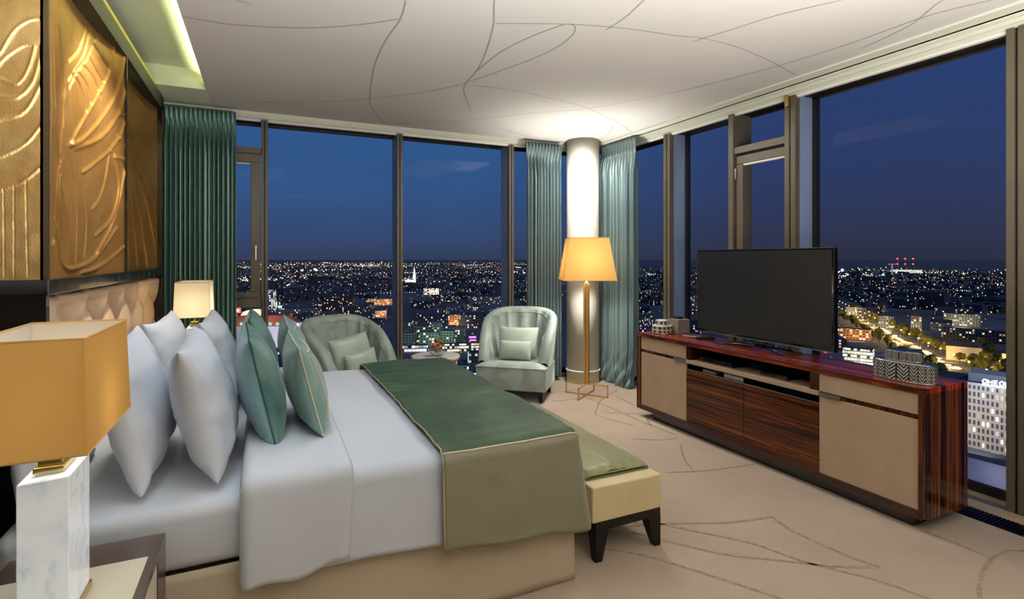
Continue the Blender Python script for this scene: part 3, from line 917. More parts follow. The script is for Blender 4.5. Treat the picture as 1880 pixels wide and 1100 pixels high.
def path_pts(yN, yF, zt, zN, zF, fl=0.02, r=0.05):
    p = [(yN - fl, zN), (yN - fl * 0.6, zN + (zt - zN) * 0.45), (yN, zt - r)]
    for k in range(1, 6):
        a = PI / 2 * k / 6
        p.append((yN + r - r * math.cos(a), zt - r + r * math.sin(a)))
    p.append((yN + r, zt)); p.append((yN + (yF - yN) * .33, zt + 0.006)); p.append((yN + (yF - yN) * .66, zt + 0.006)); p.append((yF - r, zt))
    for k in range(1, 6):
        a = PI / 2 * k / 6
        p.append((yF - r + r * math.sin(a), zt - r + r * math.cos(a)))
    p += [(yF, zt - r), (yF + fl * 0.6, zF + (zt - zF) * 0.45), (yF + fl, zF)]
    q = [Vector((0, a, b)) for a, b in p]
    L = [0]
    for i in range(1, len(q)): L.append(L[-1] + (q[i] - q[i - 1]).length)
    return q, L

def on_path(q, L, t):
    d = t * L[-1]
    for i in range(1, len(q)):
        if d <= L[i] or i == len(q) - 1:
            s_ = (d - L[i - 1]) / max(L[i] - L[i - 1], 1e-9)
            p = q[i - 1].lerp(q[i], s_)
            tn = (q[i] - q[i - 1]).normalized()
            return p, Vector((0, -tn.z, tn.y))

def cover(name, x0, x1, yN, yF, zt, zN, zF, amp, freq, mats, nx=60, ny=170, end_r=0.0, start_r=0.0, hem=None, mf=None, parent=None, off=None, solid=0.012, skew=0.0, seed=0, fl=0.02, fold=None):
    q, L = path_pts(yN, yF, zt, zN, zF, fl)
    def f(u, v):
        x = x0 + (x1 - x0) * u
        p, nrm = on_path(q, L, v)
        p = p.copy()
        if hem and p.z < zt - 0.05:
            p.z += hem(u) * max(0, (zt - 0.05 - p.z) / (zt - 0.05 - zN))
        if skew and p.z < zt - 0.05 and p.y < (yN + yF) / 2: x += skew * (u) * (zt - 0.05 - p.z) / (zt - zN)
        n_ = amp * noise.noise(Vector((x * freq[0], (v * L[-1]) * freq[1], seed))) + amp * 0.5 * noise.noise(Vector((x * freq[0] * 2.7, v * L[-1] * freq[1] * 2.7, seed + 4)))
        if fold: n_ += fold(u, v)
        p += nrm * n_
        if end_r and u > 0.94:
            k = (u - 0.94) / 0.06
            p -= nrm * end_r * k * k
        if start_r and u < 0.08:
            k = (0.08 - u) / 0.08
            p -= nrm * start_r * (1 - math.sqrt(max(0, 1 - k * k)))
        return (x, p.y, p.z)
    mb = MB().grid(f, nx, ny, mfn=mf)
    o = mb.build(name, mats, parent, smooth=True, off=off, solid=solid)
    return o, f, (q, L)

o, f, _ = cover('duvet', 0.18, 1.17, BY0 - 0.03, BY1 + 0.02, 0.608, 0.315, 0.33, 0.007, (2.2, 2.6), ['white_cotton'], 60, 170, end_r=0.05, start_r=0.008, solid=0.016, seed=3, hem=lambda u: 0.012 * math.sin(u * 7 + 1) - 0.008)
tag(o, 'white cotton duvet spread over the bed below the turned-down top sheet', 'duvet')
o, f, _ = cover('duvet_foldover', -0.055, 0.275, BY0 - 0.066, BY1 + 0.052, 0.648, 0.325, 0.34, 0.007, (3.0, 2.2), ['white_cotton'], 34, 170, end_r=0.012, start_r=0.035, solid=0.022, seed=9, hem=lambda u: -0.012 + 0.03 * u + 0.01 * math.sin(u * 9), skew=-0.02)
o.name = 'folded_sheet'
tag(o, 'white turned-down sheet fold lying across the bed beside the pillows', 'sheet')

# bed throw
def tm(u, v):
    return 1 if v < TV or v > 1 - TV else 0
q, L = path_pts(BY0 - 0.060, BY1 + 0.055, 0.638, 0.275, 0.30)
TV = 0.355 / L[-1]
th = thing('bed_throw', 'dark green velvet bed runner with grey-green silk side drop across the foot of the bed', 'bed throw', (0.9, 2.8, 0.62))
tof = (0.9, 2.8, 0.62)
o, tf, _ = cover('runner_cloth', 0.600, 1.195, BY0 - 0.060, BY1 + 0.055, 0.640, 0.275, 0.30, 0.010, (3.4, 4.4), ['velvet_green', 'throw_side'], 64, 190, end_r=0.035, solid=0.012, seed=14,
                 mf=tm, parent=th, off=tof, hem=lambda u: 0.01 - 0.05 * u + 0.006 * math.sin(u * 12), skew=0.05,
                 fold=lambda u, v: (0.007 * noise.noise(Vector((u * 1.4, v * L[-1] * 15, 5))) + 0.003 * noise.noise(Vector((u * 3, v * L[-1] * 34, 9)))) * (1 if v > TV else 0.25))
pip = MB()
pip.tube([Vector(tf(0.0, v / 60)) + Vector((-0.002, -0.004, 0.004)) for v in range(0, 58)], 0.004, 6)
pip.tube([Vector(tf(u / 24, TV)) + Vector((0, -0.006, 0.003)) for u in range(0, 25)], 0.004, 6, 1)
pip.tube([Vector(tf(u / 24, 0.0)) + Vector((0, -0.002, 0.0)) for u in range(0, 25)], 0.003, 6, 0)
pip.build('piping', ['piping_gold', 'piping'], th, smooth=True, off=tof)


# ------------------------------------------------------------------ pillows
def pillow_mesh(W, H, T, pinch=0.06, n=30, amp=0.006, seed=0, sag=0.0, pw=0.42):
    """local: x thickness, y width, z height, centre at 0; front (+x) and back (-x) halves"""
    def mk(sgn):
        def f(u, v):
            a = 2 * u - 1; b = 2 * v - 1
            a2 = math.sin(a * PI / 2) ; b2 = math.sin(b * PI / 2)
            y = W / 2 * a2 * (1 - pinch * (1 - b2 * b2)); z = H / 2 * b2 * (1 - pinch * (1 - a2 * a2))
            t = max(0.0, (1 - a2 ** 2) * (1 - b2 ** 2)) ** pw * T / 2
            t *= 1 - sag * b2
            nn = amp * noise.noise(Vector((y * 9, z * 9, seed + sgn * 3))) + amp * .6 * noise.noise(Vector((y * 22, z * 22, seed + sgn)))
            # radiating creases near the corners
            cr = abs(a2 * b2) ** 3
            nn += amp * 1.2 * cr * math.sin(14 * math.atan2(z, y) + seed)
            return (sgn * (t + nn * min(1, t / (T * 0.15) if T else 1)), y, z)
        return f
    return mk(1), mk(-1)

def pillow(name, label, cat, W, H, T, loc, rot, mats, group=None, pinch=0.06, pip=None, seed=0, amp=0.006, inner=None, n=30, two=False, sag=0.1, pw=0.42, frame=None):
    F, B = pillow_mesh(W, H, T, pinch, n, amp, seed, sag, pw)
    rootish = pip or inner or frame
    R = Matrix.Rotation(rot[2], 4, 'Z') @ Matrix.Rotation(rot[1], 4, 'Y') @ Matrix.Rotation(rot[0], 4, 'X')
    mb = MB().grid(F, n, n, 0)
    mb.grid(lambda u, v: B(1 - u, v), n, n, 1 if two else 0)
    if rootish:
        t = thing(name, label, cat, loc, 0, group)
        t.rotation_euler = R.to_euler()
        o = mb.build('cover', mats, t, smooth=True, weld=True)
        edge = [F(i / n, 0) for i in range(n)] + [F(1, i / n) for i in range(n)] + [F(1 - i / n, 1) for i in range(n)] + [F(0, 1 - i / n) for i in range(n)]
        edge = [Vector((0, p[1] * 1.005, p[2] * 1.005)) for p in edge]
        if pip: MB().tube(edge, 0.0035, 6, closed=True).build('piping', [pip], t, smooth=True)
        if frame:
            k = 0.60
            pts = []
            for i in range(4 * n):
                s4, w4 = divmod(i, n); w4 = w4 / n
                aa, bb = [(w4, 0), (1, w4), (1 - w4, 1), (0, 1 - w4)][s4]
                aa = 0.5 + (aa - 0.5) * k; bb = 0.5 + (bb - 0.5) * k
                p = Vector(F(aa, bb)); p.x += 0.002; pts.append(p)
            MB().tube(pts, 0.004, 6, closed=True).build('ribbon_trim', [frame], t, smooth=True)
        return t
    o = mb.build(name, mats, None, smooth=True, weld=True)
    o.location = loc; o.rotation_euler = R.to_euler()
    return tag(o, label, cat, group)

gW = 'white pillows against the headboard'
pillow('pillow', 'white pillow leaning on the headboard, nearest the gold-shaded lamp, in the back row', 'pillow', 0.74, 0.48, 0.18, (-0.415, 2.38, 0.83), (0.0, -0.25, 0.03), ['white_cotton'], gW, 0.10, seed=1, amp=0.011)
pillow('pillow', 'white pillow leaning on the headboard in the back row, in front of the far lamp', 'pillow', 0.74, 0.48, 0.18, (-0.42, 3.24, 0.82), (0.0, -0.25, -0.02), ['white_cotton'], gW, 0.10, seed=2, amp=0.011)
pillow('pillow', 'large white pillow in the front white row, beside the ribbed teal cushion', 'pillow', 0.76, 0.46, 0.20, (-0.205, 2.39, 0.825), (0.0, -0.25, 0.04), ['white_cotton'], gW, 0.10, seed=5, amp=0.011)
pillow('pillow', 'white pillow in the front white row on the window side of the bed', 'pillow', 0.74, 0.47, 0.19, (-0.21, 3.25, 0.82), (0.0, -0.25, 0.0), ['white_cotton'], gW, 0.10, seed=7, amp=0.011)
pillow('pillow', 'white pillow almost hidden behind the gold-shaded bedside lamp', 'pillow', 0.70, 0.34, 0.10, (-0.625, 2.28, 0.745), (0.0, -0.10, 0.0), ['white_cotton'], gW, 0.08, seed=8)
gT = 'teal cushions on the bed'
pillow('cushion', 'teal velvet cushion with pale ribbed back and dark piping, nearest of the bed cushions', 'cushion', 0.62, 0.42, 0.17, (-0.01, 2.46, 0.845), (0.0, -0.22, 0.04), ['velvet_teal', 'rib_teal'], gT, 0.07, 'piping_dark', 11, 0.004, two=True)
pillow('cushion', 'green velvet cushion in the velvet row on the window side of the bed', 'cushion', 0.60, 0.42, 0.17, (-0.015, 3.22, 0.845), (0.0, -0.22, 0.0), ['velvet_teal', 'rib_teal'], gT, 0.07, 'piping_dark', 12, 0.004, two=True)
pillow('cushion', 'teal satin cushion with cream piping and ribbon frame, frontmost on the near side', 'cushion', 0.50, 0.36, 0.15, (0.160, 2.42, 0.838), (0.0, -0.25, 0.03), ['satin_teal'], gT, 0.05, 'piping', 13, 0.005, frame='piping')
pillow('cushion', 'teal satin cushion with cream piping, in front on the window side of the bed', 'cushion', 0.48, 0.36, 0.15, (0.158, 3.19, 0.838), (0.0, -0.24, 0.0), ['satin_teal'], gT, 0.05, 'piping', 14, 0.005, frame='piping')

# ------------------------------------------------------------------ bedside tables and lamps
def nightstand(y0, y1, label, near=True):
    x0, x1, z1 = -0.62, -0.262, 0.53
    t = thing('bedside_table', label, 'bedside table', ((x0 + x1) / 2, (y0 + y1) / 2, 0), 0, 'bedside tables')
    of = tuple(t.location)
    m_ = MB()
    bw = 0.13
    m_.box(x0, y0, z1 - 0.02, x1, y0 + bw, z1); m_.box(x0, y1 - bw, z1 - 0.02, x1, y1, z1)
    m_.box(x0, y0 + bw, z1 - 0.02, x0 + 0.02, y1 - bw, z1); m_.box(x1 - 0.022, y0 + bw, z1 - 0.02, x1, y1 - bw, z1)
    m_.box(x0, y0, 0.08, x1, y0 + bw, z1 - 0.02); m_.box(x0, y1 - bw, 0.08, x1, y1, z1 - 0.02)
    m_.box(x0, y0 + bw, 0.08, x1 - 0.02, y1 - bw, z1 - 0.022); m_.box(x0 + 0.03, y0 + 0.03, 0, x1 - 0.03, y1 - 0.03, 0.08)
    m_.build('carcass', ['brownwood'], t, off=of, bevel=0.0015)
    MB().box(x0 + 0.02, y0 + bw, z1 - 0.02, x1 - 0.022, y1 - bw, z1 - 0.001).build('top_inlay', ['cream_inlay'], t, off=of)
    for a, b in ((0.10, 0.295), (0.305, 0.505)):
        d = MB().box(x1 - 0.02, y0 + bw + 0.003, a, x1 - 0.002, y1 - bw - 0.003, b).build('drawer', ['cream_inlay'], t, off=of, bevel=0.003)
        MB().box(x1 - 0.002, (y0 + y1) / 2 - 0.06, b - 0.02, x1 + 0.010, (y0 + y1) / 2 + 0.06, b - 0.008).build('handle', ['chrome'], d, off=of)
    return t
nightstand(1.065, 1.885, 'brown lacquered bedside table with cream inlay, nearest the camera')
nightstand(3.78, 4.72, 'brown lacquered bedside table on the window side, hidden behind the pillows')

def two_sided(mname, inner):
    m = M[mname]; n = m.node_tree.nodes; l = m.node_tree.links
    d = [x for x in n if x.type == 'BSDF_DIFFUSE'][0]
    g = n.new('ShaderNodeNewGeometry'); mx = n.new('ShaderNodeMix'); mx.data_type = 'RGBA'
    l.new(g.outputs['Backfacing'], mx.inputs['Factor'])
    mx.inputs[6].default_value = d.inputs[0].default_value; mx.inputs[7].default_value = inner
    l.new(mx.outputs[2], d.inputs[0])
for k in ('shade_gold', 'shade_far', 'shade_floor'): two_sided(k, lin(232, 226, 214))

def table_lamp(cx, cy, z0, label, shade, power, col):
    t = thing('table_lamp', label, 'table lamp', (cx, cy, z0), 0, 'bedside lamps')
    MB().box(-0.05, -0.085, 0, 0.05, 0.085, 0.014).build('base_plate', ['brass'], t, bevel=0.001)
    c = MB()
    a, b, h = 0.046, 0.078, 0.335
    c.add([(-a, -b, 0.014), (a, -b, 0.014), (a, b, 0.014), (-a, b, 0.014), (-a, -b, h - 0.008), (a, -b, h - 0.002), (a, b, h), (-a, b, h - 0.003)],
          [(0, 3, 2, 1), (4, 5, 6, 7), (0, 1, 5, 4), (1, 2, 6, 5), (2, 3, 7, 6), (3, 0, 4, 7)])
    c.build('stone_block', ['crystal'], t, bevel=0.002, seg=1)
    MB().box(-0.028, -0.045, h, 0.028, 0.045, h + 0.014).box(-0.022, -0.034, h + 0.014, 0.022, 0.034, h + 0.034).box(-0.007, -0.007, h + 0.034, 0.007, 0.007, h + 0.10).build('cap', ['brass'], t, bevel=0.0015)
    s0, s1 = 0.412, 0.652
    s = MB()
    def ring(x, y, z): return [(-x, -y, z), (x, -y, z), (x, y, z), (-x, y, z)]
    A = ring(0.108, 0.202, s0); B = ring(0.100, 0.192, s1)
    s.add(A + B, [(0, 1, 5, 4), (1, 2, 6, 5), (2, 3, 7, 6), (3, 0, 4, 7)])
    so = s.build('lamp_shade', [shade], t)
    for z, x, y in ((s0, 0.108, 0.202), (s1, 0.100, 0.192)):
        MB().tube(ring(x, y, z), 0.0022, 5, closed=True).build('shade_trim', ['shade_trim'], so)
    b_ = MB().ball((0, 0, s0 + 0.13), 0.028, 8)
    mb_ = bpy.data.materials.new('bulb_glow'); mb_.use_nodes = True
    pb = mb_.node_tree.nodes['Principled BSDF']; pb.inputs['Emission Color'].default_value = (1, .85, .6, 1); pb.inputs['Emission Strength'].default_value = 3
    b_.build('bulb', [mb_], t, smooth=True)
    lamp('POINT', 'lamp_bulb_light', (0, 0, s0 + 0.05), power, col, 0.09, parent=t)
    return t
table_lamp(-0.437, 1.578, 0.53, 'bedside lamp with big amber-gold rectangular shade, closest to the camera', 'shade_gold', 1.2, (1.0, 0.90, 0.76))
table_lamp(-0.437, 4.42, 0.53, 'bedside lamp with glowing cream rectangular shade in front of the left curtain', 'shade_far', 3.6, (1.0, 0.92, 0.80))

# ------------------------------------------------------------------ bench at the foot of the bed
be = thing('bench', 'low bench with olive silk seat and cream leather ends at the foot of the bed', 'bench', (1.507, 2.65, 0))
of = (1.507, 2.65, 0)
for y0, y1 in ((1.975, 2.055), (3.245, 3.325)):
    MB().box(1.315, y0, 0.178, 1.700, y1, 0.337).build('end_block', ['cream_leather'], be, off=of, bevel=0.008, seg=3)
def cush(u, v):
    # closed cross section swept along y
    x0, x1, z0, z1, r = 1.322, 1.690, 0.185, 0.372, 0.03
    y = 2.058 + (3.242 - 2.058) * u
    P = [(x0, z0), (x0, z1 - r), (x0 + r * .3, z1 - r * .3), (x0 + r, z1), ((x0 + x1) / 2, z1 + 0.010), (x1 - r, z1), (x1 - r * .3, z1 - r * .3), (x1, z1 - r), (x1, z0)]
    k = v * (len(P) - 1); i = min(int(k), len(P) - 2); t = k - i
    x = P[i][0] + (P[i + 1][0] - P[i][0]) * t; z = P[i][1] + (P[i + 1][1] - P[i][1]) * t
    e = min(u, 1 - u) * (3.242 - 2.058)
    if z > z1 - r: z -= 0.02 * max(0, 1 - e / 0.05) ** 2
    z += 0.003 * noise.noise(Vector((x * 12, y * 8, 2))) + (0.0025 * math.sin(x * 420) * max(0, 1 - e / 0.06) if z > 0.3 else 0)
    return (x, y, z)
c = MB().grid(cush, 220, 64)
c.box(1.325, 2.058, 0.19, 1.687, 3.242, 0.34)
c.build('seat_cushion', ['bench_silk'], be, off=of, smooth=False)
cp = MB().tube([(1.335, 2.062, 0.347)] + [(1.36 + i * 0.03, 2.0605, 0.353) for i in range(11)] + [(1.682, 2.062, 0.345)], 0.005, 6)
cp.tube([(1.688, 2.062, 0.345), (1.691, 2.4, 0.350), (1.691, 2.9, 0.350), (1.688, 3.24, 0.345)], 0.004, 6)
cp.build('cushion_piping', ['bench_silk'], be, off=of, smooth=True)
fr = MB().box(1.335, 1.980, 0.138, 1.698, 2.02, 0.178).box(1.335, 3.28, 0.138, 1.698, 3.32, 0.178).box(1.335, 2.02, 0.145, 1.365, 3.28, 0.185).box(1.668, 2.02, 0.145, 1.698, 3.28, 0.185)
fr.build('base_frame', ['legwood'], be, off=of, bevel=0.002)
for sx, x in ((1, 1.335), (-1, 1.698)):
    for sy, y in ((1, 1.980), (-1, 3.32)):
        w, w2 = 0.070, 0.034
        bot = [(x, y), (x + sx * w2, y), (x + sx * w2, y + sy * w2), (x, y + sy * w2)]
        top = [(x, y), (x + sx * w, y), (x + sx * w, y + sy * w), (x, y + sy * w)]
        if sx * sy < 0: bot.reverse(); top.reverse()
        MB().hexa([(a, b, 0.001) for a, b in bot], [(a, b, 0.14) for a, b in top]).build('leg', ['legwood'], be, off=of)

# ------------------------------------------------------------------ media cabinet
CX0, CX1, CY0, CY1, CZ0, CZ1 = 2.92, 3.30, 1.50, 3.71, 0.066, 0.712
cb = thing('media_cabinet', 'long macassar ebony media cabinet with cream doors standing under the side windows', 'cabinet', (3.11, 2.6, 0))
of = (3.11, 2.6, 0)
MB().box(CX0 + 0.005, CY0, CZ1 - 0.030, CX1, CY1, CZ1).build('cabinet_top', ['ebony_top'], cb, off=of, bevel=0.002)
MB().box(CX0 + 0.005, CY0, CZ0, CX1, CY0 + 0.034, CZ1 - 0.030).build('side_panel', ['ebony_x'], cb, off=of, bevel=0.001)
MB().box(CX0 + 0.005, CY1 - 0.034, CZ0, CX1, CY1, CZ1 - 0.030).build('side_panel', ['ebony_x'], cb, off=of, bevel=0.001)
c = MB().box(CX0 + 0.02, CY0 + 0.034, CZ0, CX1, CY1 - 0.034, CZ0 + 0.03).box(CX1 - 0.015, CY0 + 0.034, CZ0 + 0.03, CX1, CY1 - 0.034, CZ1 - 0.03)
c.box(CX0 + 0.03, CY0 + 0.034, CZ0 + 0.03, CX1 - 0.015, 2.06, CZ1 - 0.03).box(CX0 + 0.03, 3.132, CZ0 + 0.03, CX1 - 0.015, CY1 - 0.034, CZ1 - 0.03)
c.box(CX0 + 0.03, 2.06, CZ0 + 0.03, CX1 - 0.015, 3.132, 0.50)
c.build('carcass', ['darkwood'], cb, off=of)
c = MB()
rw = 0.036
for k, (ins, xa, xb) in enumerate(((0.0, CX0, CX0 + 0.010), (0.012, CX0 + 0.006, CX0 + 0.014), (0.024, CX0 + 0.012, CX0 + 0.018))):
    w = rw - ins
    c.box(xa, CY0, CZ0, xb, CY0 + rw - (0.024 - ins), CZ1); c.box(xa, CY1 - rw + (0.024 - ins), CZ0, xb, CY1, CZ1)
    c.box(xa, CY0, CZ1 - rw + (0.024 - ins) + 0.003, xb, CY1, CZ1 - 0.0005); c.box(xa, CY0, CZ0, xb, CY1, CZ0 + rw - (0.024 - ins))
c.build('face_frame', ['ebony_rim'], cb, off=of, bevel=0.002)
XF = CX0 + 0.016
def door(name, y0, y1, z0, z1, m_, par=cb, xf=XF):
    return MB().box(xf, y0, z0, xf + 0.02, y1, z1).build(name, [m_], par, off=of, bevel=0.0025)
door('drawer', 3.134, 3.668, 0.575, 0.678, 'cream_panel'); dl = door('door', 3.134, 3.668, 0.102, 0.549, 'cream_panel')
door('drawer', 1.538, 2.057, 0.575, 0.678, 'cream_panel'); dr = door('door', 1.538, 2.057, 0.102, 0.549, 'cream_panel')
door('door', 2.598, 3.130, 0.102, 0.502, 'ebony_z'); door('door', 2.061, 2.594, 0.102, 0.502, 'ebony_z')
MB().box(XF + 0.008, 1.538, 0.549, XF + 0.02, 2.057, 0.575).build('inlay_strip', ['ebony_y'], cb, off=of)
MB().box(XF + 0.008, 3.134, 0.549, XF + 0.02, 3.668, 0.575).build('inlay_strip', ['ebony_y'], cb, off=of)
MB().box(XF - 0.010, 3.134, 0.551, XF + 0.012, 3.268, 0.573).build('handle', ['chrome'], dl, off=of, bevel=0.001)
MB().box(XF - 0.010, 1.925, 0.551, XF + 0.012, 2.057, 0.573).build('handle', ['chrome'], dr, off=of, bevel=0.001)
MB().box(XF - 0.006, 2.058, 0.549, XF + 0.20, 3.132, 0.577).build('shelf', ['cream_panel'], cb, off=of, bevel=0.0015)
MB().box(XF - 0.001, 2.06, 0.502, XF + 0.02, 3.131, 0.507).build('metal_edge', ['chrome'], cb, off=of)
MB().box(XF, 3.085, 0.577, XF + 0.30, 3.132, 0.68).build('niche_side', ['ebony_rim'], cb, off=of)
MB().box(XF, 2.059, 0.577, XF + 0.30, 2.115, 0.68).build('niche_side', ['ebony_rim'], cb, off=of)
MB().box(CX0 + 0.05, 1.58, 0, CX1 - 0.08, 3.55, CZ0).build('plinth', ['darkwood'], cb, off=of)
# players in the niche and the slot
p = thing('media_player', 'black disc player in the left of the open niche of the media cabinet', 'media player', (3.05, 2.88, 0.578))
MB().box(-0.08, -0.15, 0, 0.10, 0.15, 0.035).build('case', ['black_gloss'], p, bevel=0.002)
MB().box(-0.083, -0.15, 0.0, -0.080, 0.15, 0.004).build('front_trim', ['chrome'], p)
p = thing('media_player', 'black receiver in the right of the open niche of the media cabinet', 'media player', (3.06, 2.40, 0.578))
MB().box(-0.08, -0.10, 0, 0.10, 0.10, 0.03).build('case', ['black_gloss'], p, bevel=0.002)
MB().box(-0.083, -0.09, 0.0, -0.080, 0.09, 0.004).build('front_trim', ['chrome'], p)
p = MB().box(2.950, 2.61, 0.508, 3.07, 2.78, 0.538).build('media_box', ['chrome'], bevel=0.002)
tag(p, 'silver media box in the narrow slot under the shelf of the media cabinet', 'media box')
p = MB().box(2.952, 2.86, 0.508, 3.04, 2.98, 0.528).build('socket_strip', ['grey_box'], bevel=0.002)
tag(p, 'small grey socket panel in the narrow slot of the media cabinet', 'socket panel')

# television
tv = thing('television', 'flat black television on a four-pronged stand on the media cabinet', 'television', (3.16, 2.64, 0.712))
of = (3.16, 2.64, 0.712)
MB().box(3.105, 2.082, 0.780, 3.145, 3.198, 1.413).build('casing', ['black_gloss'], tv, off=of, bevel=0.004)
MB().box(3.1035, 2.095, 0.800, 3.106, 3.186, 1.402).build('screen', ['screen'], tv, off=of)
MB().box(3.103, 2.082, 0.778, 3.140, 3.198, 0.783).build('metal_trim', ['chrome'], tv, off=of)
MB().box(3.103, 2.082, 1.411, 3.12, 3.198, 1.415).build('metal_trim', ['chrome'], tv, off=of)
MB().box(3.103, 2.13, 0.772, 3.115, 2.145, 0.779).build('standby_light', [mat('red_led', lin(220, 30, 20), 0.4, emit=lin(255, 30, 20), emit_s=2.5)], tv, off=of)
s = MB().box(3.145, 2.60, 0.74, 3.165, 2.68, 1.0).box(3.13, 2.61, 0.725, 3.175, 2.67, 0.745)
s.build('stand_neck', ['black_gloss'], tv, off=of, bevel=0.003)
for ex, ey in ((3.045, 2.94), (3.075, 2.40), (3.262, 2.40), (3.255, 2.92)):
    MB().tube([(3.155, 2.64, 0.735), (ex * .5 + 3.155 * .5, ey * .5 + 2.64 * .5, 0.732), (ex, ey, 0.7185)], [0.009, 0.007, 0.0065], 8).build('stand_prong', ['black_gloss'], tv, off=of, smooth=True)

# decorative boxes
def oval_box(name, label, cx, cy, z, a, b, h, pat, rz=0, nseg=48, mats_top='black_gloss', group=None, top_dark=True, poly=None):
    t = thing(name, label, 'decorative box', (cx, cy, z), rz, group)
    def ring(s, zz, ex=2.6):
        o = []
        for i in range(nseg):
            q = 2 * PI * i / nseg; c_, s_ = math.cos(q), math.sin(q)
            o.append((a * s * math.copysign(abs(c_) ** (2 / ex), c_), b * s * math.copysign(abs(s_) ** (2 / ex), s_), zz))
        return o
    def skin(mb, rings, vv, mi=0):
        vs = [p for r_ in rings for p in r_]; fs = []; uv = []
        for j in range(len(rings) - 1):
            for i in range(nseg):
                i2 = (i + 1) % nseg
                fs.append((j * nseg + i, j * nseg + i2, (j + 1) * nseg + i2, (j + 1) * nseg + i))
                uv.append([(i / nseg, vv[j]), ((i + 1) / nseg, vv[j]), ((i + 1) / nseg, vv[j + 1]), (i / nseg, vv[j + 1])])
        mb.add(vs, fs, mi, uv)
    m_ = MB(); skin(m_, [ring(1, 0.004), ring(1, h)], [0, 0.999]); m_.build('body', [pat], t)
    m_ = MB(); m_.add(ring(1.0, h) + ring(0.97, h + 0.004) + [(0, 0, h + 0.004)], [(i, (i + 1) % nseg, nseg + (i + 1) % nseg, nseg + i) for i in range(nseg)] + [(nseg + i, nseg + (i + 1) % nseg, 2 * nseg) for i in range(nseg)])
    m_.build('lid', [mats_top], t)
    m_ = MB(); m_.add(ring(0.99, 0.0) + ring(1.02, 0.004) + ring(1.0, 0.007), [(j * nseg + i, j * nseg + (i + 1) % nseg, (j + 1) * nseg + (i + 1) % nseg, (j + 1) * nseg + i) for j in range(2) for i in range(nseg)] + [tuple(reversed(range(nseg)))])
    m_.tube(ring(1.0, h), 0.0022, 6, closed=True)
    m_.build('metal_rim', ['chrome'], t, smooth=True)
    return t
gB = 'decorative boxes on the media cabinet'
oval_box('decorative_box', 'large oval silver box with leaf pattern on the near end of the media cabinet', 3.05, 1.665, CZ1, 0.070, 0.146, 0.096, 'leaf_pat', 0.0, group=gB, mats_top='chrome')
oval_box('decorative_box', 'small oval box with zigzag rim stacked on the large leaf-patterned box', 3.052, 1.668, CZ1 + 0.101, 0.042, 0.090, 0.050, 'leaf_pat_small', 0.0, group=gB)
oval_box('decorative_box', 'round cream lattice box on the far end of the media cabinet', 3.075, 3.565, CZ1, 0.078, 0.078, 0.066, 'lattice', 0.3, 32, 'white_paint', gB)
oval_box('decorative_box', 'smaller cream lattice box stacked on the round lattice box', 3.075, 3.568, CZ1 + 0.071, 0.049, 0.049, 0.038, 'lattice_small', 0.3, 32, 'white_paint', gB)
t = thing('tissue_box', 'grey leather tissue box behind the cream lattice boxes', 'tissue box', (3.228, 3.53, CZ1))
MB().box(-0.065, -0.06, 0, 0.065, 0.06, 0.118).build('body', ['grey_box'], t, bevel=0.003)
MB().box(-0.02, -0.02, 0.118, 0.03, 0.045, 0.137).build('clip', ['black'], t, bevel=0.002)
for (x, y, a, lb, m_) in ((3.12, 3.27, 0.5, 'remote control with grey face lying left of another on the cabinet top', 'grey_box'), (3.17, 3.17, 1.1, 'black remote control lying nearer the television foot', 'black')):
    t = thing('remote_control', lb, 'remote control', (x, y, CZ1), a, 'remote controls')
    MB().box(-0.02, -0.07, 0, 0.02, 0.07, 0.016).build('case', [m_], t, bevel=0.004)
    k = MB()
    for i in range(5):
        for j in range(3): k.box(-0.013 + j * 0.01, -0.05 + i * 0.016, 0.016, -0.007 + j * 0.01, -0.042 + i * 0.016, 0.018)
    k.build('keypad', ['black'], t)

